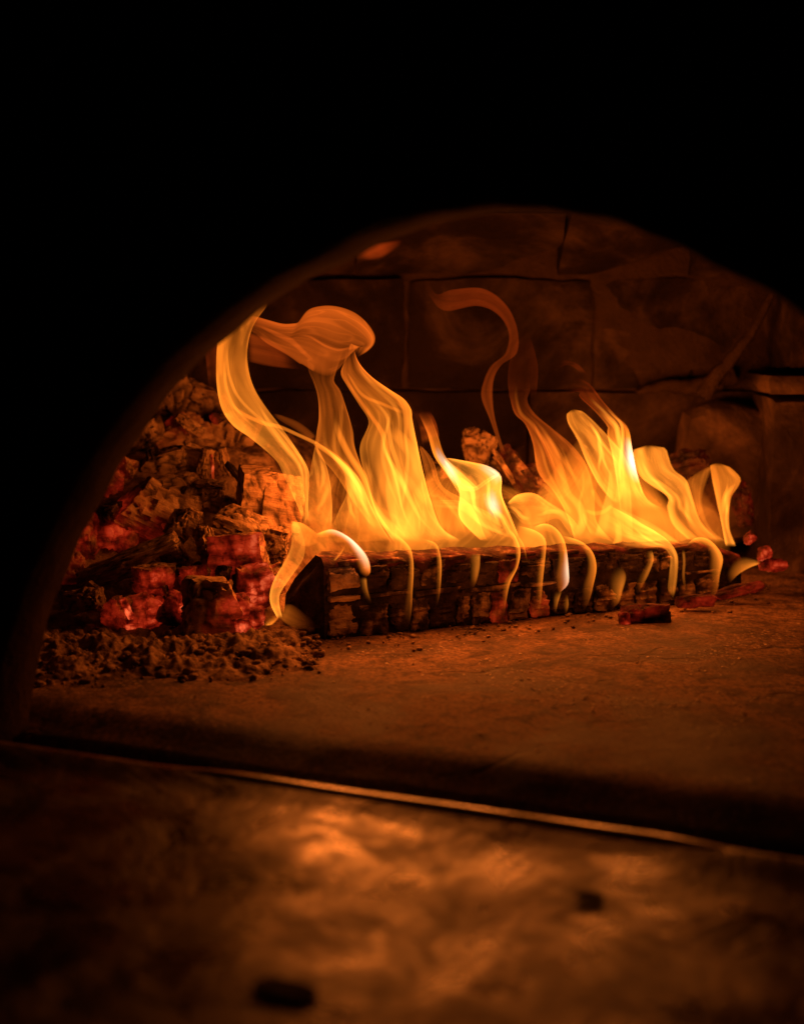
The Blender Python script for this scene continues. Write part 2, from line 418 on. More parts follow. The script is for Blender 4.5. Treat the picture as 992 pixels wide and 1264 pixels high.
# vault: two courses of voussoir blocks leaning over the fire, and the shell above
vault = empty('vault', (0, 2.3, .55)); tag(vault, 'rough vault blocks curving over the back of the oven', 'oven vault')
for (ya, za, yb, zb, joints) in ((2.53, .503, 2.34, .595, (-1.1, -.72, -.34, -.08, .27, .5, .86)), (2.33, .600, 2.06, .665, (-1.1, -.6, -.2, .16, .45, .95)), (2.05, .668, 1.62, .70, (-1.1, -.4, 0., .4, 1.0))):
    for a, b in zip(joints, joints[1:]):
        k += 1; L_ = math.hypot(yb - ya, zb - za); tilt = math.atan2(zb - za, ya - yb)
        o = block('vault_block', vault, a + .003, b - .003, (ya + yb) / 2 - L_ / 2, (ya + yb) / 2 + L_ / 2, (za + zb) / 2, (za + zb) / 2 + .12, k, BRICK, .05, 9, .03)
        o.rotation_euler = (-tilt, 0, 0)
        o.location = Vector(((a + b) / 2, (ya + yb) / 2, (za + zb) / 2)) + Vector((0, math.sin(tilt), math.cos(tilt))) * .06 - vault.location
# closing shell so that no outside light enters
V, F = [], []
for i in range(25):
    ph = math.pi * i / 24
    for j in range(13):
        r = math.pi / 2 * j / 12
        V.append(on(.52 - 1.35 * math.cos(ph) * math.cos(r) if False else .52 - 1.4 * math.cos(ph), .0 + 0 + j / 12 * 1.7, -.05 + 1.0 * math.sin(ph)))
for i in range(24):
    for j in range(12):
        a = i * 13 + j; F.append((a, a + 1, a + 14, a + 13))
sh = link('shell', V, F, SOOT); sh.parent = vault; sh.matrix_parent_inverse = Matrix.Translation(-vault.location)

# stone pillar at the side, the wall block above it, the lit mortar seam
pl = empty('stone_pillar', onfloor(985, 706)); tag(pl, 'brown rounded stone pillar beside the end of the burning log', 'pillar')
PX = at(947, 600, 2.37).x
PALE = brick_material(); PALE.name = 'firelit_stone'  # brick copy lightened in colour for the stronger firelight on the pillar
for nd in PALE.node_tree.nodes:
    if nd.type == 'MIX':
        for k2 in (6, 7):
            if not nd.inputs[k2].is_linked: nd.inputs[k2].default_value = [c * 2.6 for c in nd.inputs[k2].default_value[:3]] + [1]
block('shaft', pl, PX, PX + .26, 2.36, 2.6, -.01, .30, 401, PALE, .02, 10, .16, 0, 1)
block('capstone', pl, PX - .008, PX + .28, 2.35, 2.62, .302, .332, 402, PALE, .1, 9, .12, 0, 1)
sw = empty('side_wall', (.8, 2.3, 0)); tag(sw, 'dark upper side wall of big stones with a pale slanting seam', 'oven wall')
block('stone', sw, .64, 1.3, 2.38, 2.6, .345, .52, 403, BRICK, .06, 10, .1)
block('stone', sw, 1.0, 1.3, 1.55, 2.34, -.02, .33, 404, BRICK, .04, 9, .06); block('stone', sw, .99, 1.3, 1.5, 2.4, .335, .62, 405, BRICK, .04, 9, .06)
def strip(name, pts, D, w, depth, mat, parent, seed=0):
    P = [at(x, y, D) for x, y in spline(pts, 24)]; V, F = [], []; m = 8
    for i, p in enumerate(P):
        tn = (P[min(23, i + 1)] - P[max(0, i - 1)]).normalized(); side = tn.cross(Vector((0, 1, 0))).normalized()
        ww = lerps(w, i / 23) * mpp(D) / 2
        for k2 in range(m):
            a = 2 * math.pi * k2 / m; jn = 1 + .5 * mn.noise(Vector((i * .6, k2 * .9, seed)))
            V.append(p + side * math.cos(a) * ww * jn + Vector((0, 1, 0)) * math.sin(a) * depth * jn)
    for i in range(23):
        for k2 in range(m):
            a = i * m + k2; b = i * m + (k2 + 1) % m; F.append((a, b, b + m, a + m))
    o = link(name, V, F, mat); o.parent = parent; o.matrix_parent_inverse = Matrix.Translation(-parent.location); return o
strip('mortar_seam', [(952, 362), (930, 405), (905, 440), (880, 468), (868, 490)], 2.42, [9, 11, 13, 18, 22], .012, MORTAR, sw, 1)
strip('mortar_seam', [(905, 462), (860, 478), (820, 476), (785, 484)], 2.505, [26, 22, 16, 8], .012, MORTAR, sw, 2)
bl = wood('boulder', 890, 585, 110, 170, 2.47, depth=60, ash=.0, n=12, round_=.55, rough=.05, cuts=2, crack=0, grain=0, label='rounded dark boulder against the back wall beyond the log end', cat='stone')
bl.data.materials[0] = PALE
lw = empty('wall_flank', (-1.1, 1.9, 0)); tag(lw, 'sooty flank wall of the oven rising behind the ember heap', 'oven wall')
for i, (y0, y1) in enumerate(((1.4, 1.78), (1.785, 2.15), (2.155, 2.6))):
    for j, (z0, z1) in enumerate(((0, .2), (.205, .4), (.405, .64))): block('brick', lw, -1.3 - .02 * j, -1.02 + .05 * j, y0, y1, z0, z1, 420 + i * 3 + j)

# ------------------------------------------------------------------ ash bed under the embers, and the crumbly ash in front of it
def bedz(x, y):
    # a heap against the flank: its foot runs under the ember chunks
    q = Vector((x, y, 0)); s, d = local(q)
    foot = onfloor(345, 792); foot2 = onfloor(60, 800)
    u = (q - foot); along = (foot2 - foot).normalized(); nn = Vector((-along.y, along.x, 0))
    if nn.y < 0: nn = -nn
    b = u.dot(nn)
    hgt = smooth01(0.02, .42, b) * .23
    hgt *= smooth01(-.02, -.24, x + .10 * (b > 0) - .25 * max(0, b))
    return hgt
V, F = [], []; nx, ny = 110, 90
for j in range(ny + 1):
    for i in range(nx + 1):
        x = -1.02 + 1.05 * i / nx; y = 1.60 + .95 * j / ny
        z = bedz(x, y); nz = mn.noise(Vector((x * 26, y * 26, 0))) * .012 + mn.noise(Vector((x * 60, y * 60, 5))) * .006
        cov = smooth01(0., .05, z)
        V.append(Vector((x, y, z - .006 + nz * cov)))
for j in range(ny):
    for i in range(nx):
        a = j * (nx + 1) + i; F.append((a, a + 1, a + nx + 2, a + nx + 1))
bed = link('ash_heap', V, F, ASH); tag(bed, 'grey brown ash heaped under the glowing embers', 'ash', kind='stuff')
def scatter(name, n, fpos, fsize, mat, label, cat, seed, flat=.6, nl=2):
    rnd = random.Random(seed); V, F = [], []
    A, E, C = [], [], []
    for i in range(n):
        p = fpos(rnd)
        if p is None: continue
        s = fsize(rnd, p); v, f, c = lump((s, s * rnd.uniform(.5, 1.), s * rnd.uniform(flat * .6, flat)), seed * 1000 + i, nl, .5, .16, 1, 0, 0)
        rz = Matrix.Rotation(rnd.uniform(0, 6.3), 3, 'Z') @ Matrix.Rotation(rnd.uniform(-.6, .6), 3, 'X'); b = len(V)
        V += [rz @ q + p for q in v]; F += [[b + k for k in ff] for ff in f]
        a = rnd.random() ** 1.5; A += [a] * len(v); E += [0.] * len(v); C += [0.] * len(v)
    return tag(link(name, V, F, mat, None, True, {'ash': A, 'ember': E, 'crack': C}), label, cat, kind='stuff')
def ash_pos(r):
    px = r.uniform(35, 395); lo = 838 if px < 300 else 838 - (px - 300) * .12
    py = r.triangular(772, lo + 8, 806)
    if px < 130: py = r.uniform(728 + (px - 60) * .2, 850)
    p = onfloor(px, py); edge = smooth01(lo + 10, lo - 25, py)
    p.z = (.002 + .022 * r.random() * edge * (.5 + .5 * mn.noise(Vector((p.x * 18, p.y * 18, 1))))) 
    return p
scatter('ash_crumbs', 1500, ash_pos, lambda r, p: .002 + .012 * r.random() ** 4, ASH, 'crumbly ash and broken char along the front of the ember heap', 'ash', 11, .8)
def ash2(r):
    t = r.random(); px = 380 + 570 * t; py = 800 - 72 * t + r.gauss(0, 5) + (2 if r.random() < .8 else 14)
    p = onfloor(px, py); p.z = hz(*local(p)) + .002; return p
scatter('char_crumbs', 420, ash2, lambda r, p: .0015 + .006 * r.random() ** 4, ASH, 'small char crumbs along the foot of the burning log', 'char crumbs', 12)
def ash3(r):
    px = r.triangular(380, 990, 720); py = r.triangular(790, 935, 870); p = onfloor(px, py)
    if mn.noise(Vector((p.x * 6, p.y * 6, 3))) < .02: return None
    p.z = hz(*local(p)) + .0008; return p
t = NT('pale_ash_flake'); t.bsdf((.75, .60, .45), .7)
scatter('ash_flakes', 1100, ash3, lambda r, p: .0014 + .0035 * r.random() ** 2, t.m, 'pale ash flakes sprinkled over the hearth floor', 'ash flakes', 13, .12, 2)
# ridge of ash under the front of the ember heap
V, F = [], []; nx, ny = 260, 70
for j in range(ny + 1):
    for i in range(nx + 1):
        px = 30 + 370 * i / nx; py = 770 + (74 if px < 300 else 74 - (px - 300) * .15) * j / ny; p = onfloor(px, py); q = p * 1.
        e = math.sin(math.pi * min(1, max(0, j / ny))) ** .8 * smooth01(400, 350, px)
        nz = mn.noise(Vector((q.x * 24, q.y * 24, 9))) * .5 + mn.noise(Vector((q.x * 60, q.y * 60, 9))) * .35 + mn.noise(Vector((q.x * 130, q.y * 130, 9))) * .2
        p.z = -.004 + e * (.018 + .030 * nz); V.append(p)
for j in range(ny):
    for i in range(nx):
        a = j * (nx + 1) + i; F.append((a, a + nx + 1, a + nx + 2, a + 1))
tag(link('ash_ridge', V, F, ASH), 'low ridge of lumpy ash along the foot of the ember heap', 'ash', kind='stuff')

# ------------------------------------------------------------------ the burning log
LA, LB = onfloor(402, 791), onfloor(915, 737)
LD = (LB - LA).normalized(); LN = Vector((-LD.y, LD.x, 0)); LL = (LB - LA).length
log = empty('burning_log', LA); tag(log, 'long split log with a charred blocky face burning across the hearth', 'log')
sec = [(0, .0), (-.002, .03), (.001, .07), (0, .098), (.006, .106), (.03, .110), (.06, .092), (.10, .062), (.135, .035), (.15, .012), (.15, 0), (.07, -.002)]
V, F, A, E, C = [], [], [], [], []; nl = 120
for i in range(nl + 1):
    t_ = i / nl; hs = 1.02 - .22 * t_ + .025 * mn.noise(Vector((t_ * 9, 1, 0)))
    end = min(1., (1 - t_) * 9)
    for k2, (b, z) in enumerate(sec):
        nb = mn.noise(Vector((t_ * 26, b * 30, z * 40))) * (.004 + .007 * smooth01(.05, 0, t_)) + mn.noise(Vector((t_ * 70, b * 90, z * 90))) * .002
        zz = z * hs * (.75 + .25 * end); 
        V.append(LD * (LL * t_) + LN * (b * (1 - .35 * t_) + nb + .004) + Vector((0, 0, max(-.002, zz + nb * .6))))
        A.append(.25 if 3 < k2 < 10 else .05); E.append((.55 + .5 * mn.noise(Vector((t_ * 30, 3, 0)))) * (.7 if k2 == 4 else .10 if k2 in (3, 5) else .0)); C.append(0.)
m = len(sec)
for i in range(nl):
    for k2 in range(m):
        a = i * m + k2; b = i * m + (k2 + 1) % m; F.append((a, a + m, b + m, b))
for r0, rev in ((0, False), (nl * m, True)):
    b0 = len(V); V += [V[r0 + i] for i in range(m)]; A += [.04] * m; E += [0.] * m; C += [.6] * m
    cen = sum((V[b0 + i] for i in range(m)), Vector()) / m; sgn = 1 if rev else -1; prev = [b0 + i for i in range(m)]
    for k3 in (.75, .5, .25, .06):
        cur = []
        for i in range(m):
            q = cen.lerp(V[b0 + i], k3); q = q + LD * sgn * ((1 - k3) * .010 + .012 * mn.noise(q * 30) + .005 * mn.noise(q * 80))
            cur.append(len(V)); V.append(q); A.append(.12 + .2 * mn.noise(q * 50)); E.append(0.); C.append(max(0, .5 * mn.noise(q * 40)))
        for i in range(m):
            i2 = (i + 1) % m; f4_ = [prev[i], prev[i2], cur[i2], cur[i]]; F.append(f4_[::-1] if rev else f4_)
        prev = cur
    F.append(prev[::-1] if rev else prev)
body = link('body', V, F, COAL, log, True, {'ash': A, 'ember': [max(0, e) for e in E], 'crack': C}); body.data.set_sharp_from_angle(angle=R(50))
cells = {}
rnd = random.Random(5)
LUMPC = [900]
def char_block(u0, u1, z0, z1, ash, ember=0., out=.006, n=6, edir=None):
    L_ = u1 - u0; sz = (L_, .02, z1 - z0); LUMPC[0] += 1
    v, f, c = lump(sz, LUMPC[0], n + 5, .09, .085, 3, .12, 1.2, .92)
    off = Vector((LUMPC[0] * 1.7 % 40, 1, 2)); a = []; e = []
    for q in v:
        a.append(max(0, min(1, ash + .35 * mn.noise(q * 70 + off)))); ee = ember * (.6 + 1.1 * mn.noise(q * 60 + off * 2))
        if edir: ee *= smooth01(-.2, 1, (q.z / sz[2] * 2) * edir)
        e.append(max(0, ee))
    o = link('char_block', v, f, COAL, log, True, {'ash': a, 'ember': e, 'crack': [0.] * len(v)}); o.data.set_sharp_from_angle(angle=R(40))
    o.location = LD * (u0 + L_ / 2) + LN * (.004 - out + .006) + Vector((0, 0, (z0 + z1) / 2)); o.rotation_euler = (0, rnd.uniform(-.03, .03), math.atan2(LD.y, LD.x) + rnd.uniform(-.05, .05))
    return o
for za, zb, lo, hi, skip in ((0, .048, .022, .055, .0), (.050, .061, .03, .10, .55), (.063, .099, .02, .06, .15)):
    u = .004
    while u < LL - .06:
        w = rnd.uniform(lo, hi); hs = 1.0 - .22 * u / LL
        if u < .05: w = .05 - u
        if w < .012: u += w + .001; continue
        if u > .05 and rnd.random() < skip: u += w; continue
        top = za > .06
        ash = rnd.choice([.0, .08, .15, .3]) if top else rnd.choice([.2, .32, .42, .15, .5])
        if u < .05: ash = .55
        em = .35 if rnd.random() < .12 and u > .25 else 0
        a, b = za + rnd.uniform(-.002, .005), zb + rnd.uniform(-.006, .001)
        char_block(u + .001, u + w - rnd.uniform(.001, .004), max(.002, a * hs), b * hs, ash, em, rnd.uniform(.000, .007))
        u += w
# flakes of ember along the ridge
for i in range(9):
    uu = .02 + i * .066 + rnd.uniform(-.01, .01); hs = 1.0 - .22 * uu / LL
    char_block(uu, uu + rnd.uniform(.03, .055), .099 * hs, .106 * hs, .1, .3, -.002, 4, 1)

# ------------------------------------------------------------------ embers and burnt chunks
G = 'chunks of burnt wood in the ember heap'
def T_(x, y): return 30 + x / 2.681, 440 + y / 2.681
def chunk(px, py, w, h, D, label, rot=0, ash=.6, ember=0., edir=None, name='burnt_chunk', cat='burnt wood', **kw):
    if w > 25 and h > 22 and w < 100: w, h = w * 1.2, h * 1.18
    if not ember: ash = min(1., ash + .12)
    elif ember < 1: ash, ember = min(1., ash + .28), ember * 1.15
    kw.setdefault('yaw', (LUMPN[0] * 37 % 70) - 35); kw.setdefault('pitch', (LUMPN[0] * 53 % 40) - 20); kw.setdefault('cuts', 7); kw.setdefault('rough', .085)
    return wood(name, px, py, w, h, D, rot, ash=ash, ember=ember, edir=edir, label=label, cat=cat, group=G, **kw)
chunk(316, 610, 36, 56, 2.03, 'pale squared block of burnt wood left of the tall flame, half nearer the heap', -4, .95, yaw=18, depth=40, crack=.05, round_=.06, cuts=1, rough=.03)
chunk(350, 622, 42, 60, 2.03, 'pale squared block split off by a dark crack behind the tall flame foot', -10, .85, yaw=5, depth=40, crack=.05, round_=.06, cuts=1, rough=.03)
chunk(296, 684, 58, 46, 1.93, 'dark red grooved cube of ember with a charred top', 6, .12, .42, (.1, -.6, .1), 'glowing_ember', 'ember', yaw=-8, depth=46, crack=.03, grain=.9, round_=.1, cuts=2, rough=.05)
chunk(314, 722, 42, 52, 1.91, 'bright red ember face just below the grooved dark red cube', 8, .25, 1.3, (.1, -1, .1), 'glowing_ember', 'ember', depth=36, crack=.06, round_=.15)
chunk(299, 650, 58, 38, 1.98, 'pale pointed shard of ashy wood above the grooved red cube', -24, .95, depth=30, cuts=6, round_=.1, crack=.1)
chunk(256, 672, 24, 46, 1.95, 'upright pale flaky splinter left of the grooved red cube', 22, .9, grain=1., depth=20, cuts=5)
chunk(340, 674, 26, 42, 1.97, 'small pale wedge between the grooved red cube and the log flame', -16, .9, depth=24, cuts=5)
chunk(192, 632, 76, 58, 2.04, 'large brown slab leaning in the middle of the heap with a red glow beneath', -26, .75, .35, (-.5, -.3, -.9), depth=44, yaw=10, cuts=5, round_=.1)
chunk(211, 603, 66, 26, 2.10, 'flat brown slab lying over the large leaning slab', 12, .75, depth=44)
chunk(143, 659, 48, 64, 2.03, 'rounded dull red ember beside the arch jamb', 8, .25, .42, (.4, -.4, -.5), 'glowing_ember', 'ember', depth=40, round_=.35)
chunk(106, 668, 34, 58, 2.02, 'dark red ember half hidden at the black jamb', 0, .15, .26, None, 'glowing_ember', 'ember', round_=.35)
chunk(126, 603, 44, 50, 2.12, 'dim deep red ember higher up beside the jamb', -30, .15, .28, None, 'glowing_ember', 'ember', round_=.3)
chunk(158, 692, 136, 20, 1.95, 'long strip of bark slanting up across the heap', 23, .95, depth=26, grain=1.2, n=20, crack=.05, yaw=0, pitch=10)
chunk(150, 706, 90, 18, 1.96, 'shorter strip of bark tucked under the long slanting strip', 18, .8, depth=26, grain=1.2, n=18, crack=.05, yaw=0)
chunk(262, 752, 62, 66, 1.86, 'big front chunk with a brown crust and a red glowing flank', -6, .85, .42, (.9, -.2, -.35), depth=42, round_=.25, rough=.09, n=12)
chunk(252, 726, 52, 18, 1.87, 'ashy brown cap lying on the big front chunk', -8, .85, depth=36, round_=.4, rough=.12)
chunk(181, 758, 44, 44, 1.90, 'round orange red ember in the front row of the heap', 0, .2, .75, (.1, -1, .1), 'glowing_ember', 'ember', round_=.35, depth=36)
chunk(145, 758, 28, 38, 1.88, 'brown ember chunk with a bright edge at the front left of the heap', -8, .35, .25, None, 'glowing_ember', 'ember', yaw=-20)
chunk(157, 752, 9, 30, 1.865, 'thin bright orange sliver of ember in the front row', 25, .3, 1.5, None, 'glowing_ember', 'ember', n=6, depth=10)
chunk(160, 774, 18, 8, 1.86, 'tiny bright ember crumb lying on the ash ridge', 10, .3, 1.1, None, 'glowing_ember', 'ember', n=6)
chunk(215, 752, 30, 36, 1.89, 'pink red ember wedged behind the big front chunk', -35, .2, .95, (.2, -.5, .9), 'glowing_ember', 'ember', round_=.2)
chunk(190, 716, 46, 32, 1.93, 'brownish ember with a red heart under the bark strips', 0, .45, .5, (0, -1, -.2), 'glowing_ember', 'ember', depth=34)
chunk(234, 714, 38, 32, 1.93, 'brown block left of the grooved red cube, in shade', 10, .45, .3, (.8, -.3, -.2), depth=30)
chunk(298, 750, 26, 30, 1.87, 'hot pink ember nugget topmost in the small glowing cluster', 5, .2, 1.15, None, 'glowing_ember', 'ember', n=8, round_=.4, crack=.12)
chunk(301, 774, 30, 22, 1.85, 'hot pink ember nugget lowest in the small glowing cluster', 0, .2, 1.05, None, 'glowing_ember', 'ember', n=8, round_=.4, crack=.12)
chunk(317, 762, 20, 30, 1.85, 'hot pink ember nugget nearest the log in the small glowing cluster', 0, .2, 1.1, None, 'glowing_ember', 'ember', n=8, round_=.45, crack=.08)
chunk(253, 574, 20, 40, 2.14, 'upright brown splinter with flat face in the upper heap', -6, .7, depth=16, cuts=2)
chunk(263, 576, 4, 30, 2.135, 'needle thin glowing splinter standing in the upper heap', 3, .6, .9, None, 'glowing_ember', 'ember', n=5, depth=4)
chunk(273, 572, 18, 38, 2.15, 'upright brown splinter right of the glowing needle', 6, .65, depth=16, cuts=2)
chunk(262, 598, 40, 12, 2.08, 'thin flat chip lying under the upright splinters', -6, .7, depth=26)
chunk(239, 630, 18, 36, 2.05, 'small upright block in a dark gap of the heap', 4, .7, depth=18, cuts=2)
chunk(262, 620, 28, 26, 2.07, 'brown chip beside the pale squared block', 20, .6)
chunk(280, 630, 22, 34, 2.06, 'dark brown wedge touching the pale squared block', -25, .4)
chunk(211, 488, 44, 46, 2.32, 'topmost pale chunk crowning the heap under the arch', -10, .6, depth=40, cuts=5)
chunk(184, 505, 26, 26, 2.30, 'small chunk on the shoulder of the heap against the arch', 15, .5)
chunk(225, 540, 60, 46, 2.24, 'curved brown chunk with a hollow below in the upper heap', 20, .55, .12, (0, -.5, 1), depth=36, round_=.35)
chunk(168, 545, 62, 46, 2.22, 'broad dark chunk in the upper heap beside the arch', 25, .3, depth=44)
chunk(250, 500, 46, 40, 2.34, 'brown chunk right of the topmost chunk', -20, .5, depth=40)
chunk(286, 545, 46, 66, 2.28, 'tall brown chunk behind the lower bend of the big ribbon flame', -18, .5, depth=44)
chunk(320, 570, 40, 36, 2.3, 'dim brown chunk behind the pale squared block', 10, .4)
chunk(200, 574, 54, 30, 2.16, 'dusky flat chunk between the upper and the middle heap', 14, .35)
chunk(150, 585, 46, 32, 2.16, 'dusky chunk above the dim deep red ember', 30, .25, .1)
chunk(235, 525, 40, 16, 2.2, 'thin curled chip on top of the curved brown chunk', -30, .55, depth=20)
chunk(215, 690, 34, 26, 1.97, 'brown chip beside the upper end of the long bark strip', 30, .6)
chunk(88, 700, 30, 40, 1.98, 'dim brown lump at the foot of the heap against the jamb', 5, .4, .12)
chunk(105, 742, 40, 26, 1.90, 'ashy lump in the front left corner of the heap', 10, .5, rough=.12)
chunk(226, 645, 26, 40, 2.0, 'brown wedge propped against the large leaning slab', -30, .6)
chunk(275, 712, 20, 28, 1.9, 'dark charcoal stub under the grooved red cube', 0, .1)
chunk(340, 720, 22, 30, 1.97, 'dull red ember stub seen through the flame at the log end', 12, .3, .5, None, 'glowing_ember', 'ember')
rs = random.Random(21); GS = 'small scraps of burnt wood between the chunks'
spots = [(120, 640), (170, 668), (205, 660), (228, 690), (244, 700), (278, 600), (290, 585), (300, 632), (224, 615), (180, 600), (160, 612), (150, 560), (190, 560), (206, 520),
         (240, 555), (256, 540), (262, 520), (300, 560), (310, 580), (130, 622), (118, 720), (132, 735), (210, 735), (170, 735), (238, 738), (284, 735), (335, 700), (325, 655), (280, 665), (232, 600),
         (268, 690), (110, 690), (92, 735), (150, 735), (198, 672), (182, 655), (250, 610), (322, 690), (345, 650), (220, 628)]
NEAR = [(316, 610, 'pale squared block'), (296, 684, 'grooved dark red cube'), (192, 632, 'large leaning slab'), (143, 659, 'rounded dull red ember at the jamb'), (158, 692, 'long bark strip'),
        (262, 752, 'big front chunk with the red flank'), (181, 758, 'round orange red ember in the front row'), (256, 574, 'upright splinters'), (225, 540, 'curved brown chunk'), (168, 545, 'broad dark chunk'),
        (126, 603, 'dim deep red ember'), (88, 710, 'brown lump at the jamb'), (299, 650, 'pale pointed shard'), (239, 630, 'small upright block'), (211, 488, 'topmost chunk'), (286, 545, 'tall brown chunk')]
for i, (px, py) in enumerate(spots[::2]):
    D = 1.88 + (770 - py) / 290 * .40 - .02
    long_ = rs.random() < .55; w = rs.uniform(18, 40) if long_ else rs.uniform(10, 22)
    as_ = rs.choice([.1, .4, .6, .85]); em_ = .3 if rs.random() < .2 else 0
    near = min(NEAR, key=lambda q: math.hypot(q[0] - px, q[1] - py))
    side = ('right of' if px > near[0] else 'left of') if abs(px - near[0]) > abs(py - near[1]) else ('below' if py > near[1] else 'above')
    lab_ = ('glowing ' if em_ else {.1: 'black ', .4: 'dull brown ', .6: 'brown ', .85: 'pale '}[as_]) + ('splinter' if long_ else 'scrap') + ' just ' + side + ' the ' + near[2]
    wood('burnt_scrap', px + rs.uniform(-5, 5), py + rs.uniform(-5, 5), w, w * (rs.uniform(.18, .35) if long_ else rs.uniform(.5, .9)), D, rs.uniform(-70, 70), yaw=rs.uniform(-40, 40), ash=as_,
         ember=em_, n=7, cuts=6, round_=rs.uniform(.1, .4), rough=.1, grain=.8, depth=10, label=lab_, cat='burnt wood', group=GS)
# behind the log
G2 = 'burnt pieces lying behind the log'
wood('burnt_chunk', 592, 552, 40, 46, 2.26, 5, ash=.7, round_=.4, rough=.12, depth=30, label='brown knobbly stub standing behind the log between the flames', cat='burnt wood', group=G2)
wood('burnt_chunk', 606, 585, 60, 60, 2.28, 0, ash=.35, label='dark chunk of burnt wood under the knobbly stub', cat='burnt wood', group=G2)
wood('burnt_chunk', 640, 585, 30, 78, 2.2, 35, ash=.2, ember=.14, grain=1., label='dark reddish split stick leaning behind the log', cat='burnt wood', group=G2)
wood('burnt_chunk', 622, 576, 7, 52, 2.18, 32, ash=.5, n=6, label='thin pale stick leaning beside the dark reddish split stick', cat='burnt wood', group=G2)
wood('burnt_chunk', 660, 600, 30, 60, 2.2, 25, ash=.2, ember=.12, grain=1., label='second dark split stick leaning behind the orange flame', cat='burnt wood', group=G2)
wood('burnt_chunk', 545, 590, 50, 46, 2.25, 0, ash=.3, label='dark chunk half hidden by the bright bowl shaped flame', cat='burnt wood', group=G2)
wood('glowing_ember', 915, 622, 22, 56, 2.3, 12, ash=-.2, ember=.16, round_=.6, rough=.16, label='deep red ember standing behind the last upright flame', cat='ember', group=G2)
wood('burnt_chunk', 845, 580, 56, 46, 2.32, 10, ash=-.3, ember=.07, round_=.6, rough=.14, label='dark lump filling the dim hole seen in the gap between two bright flames', cat='burnt wood', group=G2)  # near-black, faintly glowing lump put where there is only a dim hole
# right end of the log
G3 = 'embers broken off the log end'
wood('glowing_ember', 924, 664, 15, 14, 2.15, 30, ash=.1, ember=.75, n=7, round_=.45, rough=.16, cuts=6, label='small bright red ember tip standing above the far log end', cat='ember', group=G3)
wood('glowing_ember', 942, 683, 20, 15, 2.15, 20, ash=.1, ember=.95, n=7, round_=.45, rough=.16, cuts=6, label='bright orange red ember at the far tip of the log', cat='ember', group=G3)
wood('glowing_ember', 953, 698, 36, 16, 2.16, -6, ash=.1, ember=.6, n=8, round_=.45, rough=.16, cuts=6, label='flat red ember lying on the floor beyond the log tip', cat='ember', group=G3)
wood('glowing_ember', 912, 728, 60, 14, 2.10, 14, ash=.08, ember=.28, n=9, round_=.45, rough=.16, cuts=6, label='dark red strip of ember under the far end of the log', cat='ember', group=G3)
wood('glowing_ember', 858, 742, 50, 16, 2.05, 4, ash=.08, ember=.3, n=9, round_=.45, rough=.16, cuts=6, label='dark red splinter at the foot of the log between two drips of flame', cat='ember', group=G3)
wood('charcoal_stick', 795, 760, 62, 30, 1.975, 3, ash=.02, ember=.38, edir=(-.6, 0, .8), n=10, depth=26, round_=.15, label='short dark charcoal stick with red edges lying in front of the log', cat='charcoal', group=G3)
wood('glowing_ember', 770, 770, 14, 30, 1.955, 6, ash=.1, ember=.6, n=8, round_=.45, rough=.16, cuts=6, label='red ember at the end of the short charcoal stick', cat='ember', group=G3)
wood('glowing_ember', 776, 779, 22, 10, 1.94, 0, ash=.1, ember=.75, n=7, round_=.45, rough=.16, cuts=6, label='small bright ember crumb lying before the charcoal stick', cat='ember', group=G3)
# crumbs on the ledge, out of focus
for px, py, w, h, z, lab in ((352, 1221, 84, 20, .006, 'flat black char flake on the ledge nearest the camera'), (728, 1106, 34, 10, .006, 'small black char flake on the ledge below its bright rim'),
                         (260, 934, 22, 12, -.03, 'small black crumb in the groove behind the ledge'), (273, 951, 14, 8, -.03, 'tiny black crumb right against the ledge rim')):
    D = onfloor(px, py, z).y; wood('char_flake', px, py, w, 4, D, 0, yaw=rnd.uniform(-30, 30), ash=-.4 if 'black' in lab else .6, n=12, depth=h / .42, round_=.7, rough=.35, cuts=5, label=lab, cat='char flake', group='char flakes on the ledge')

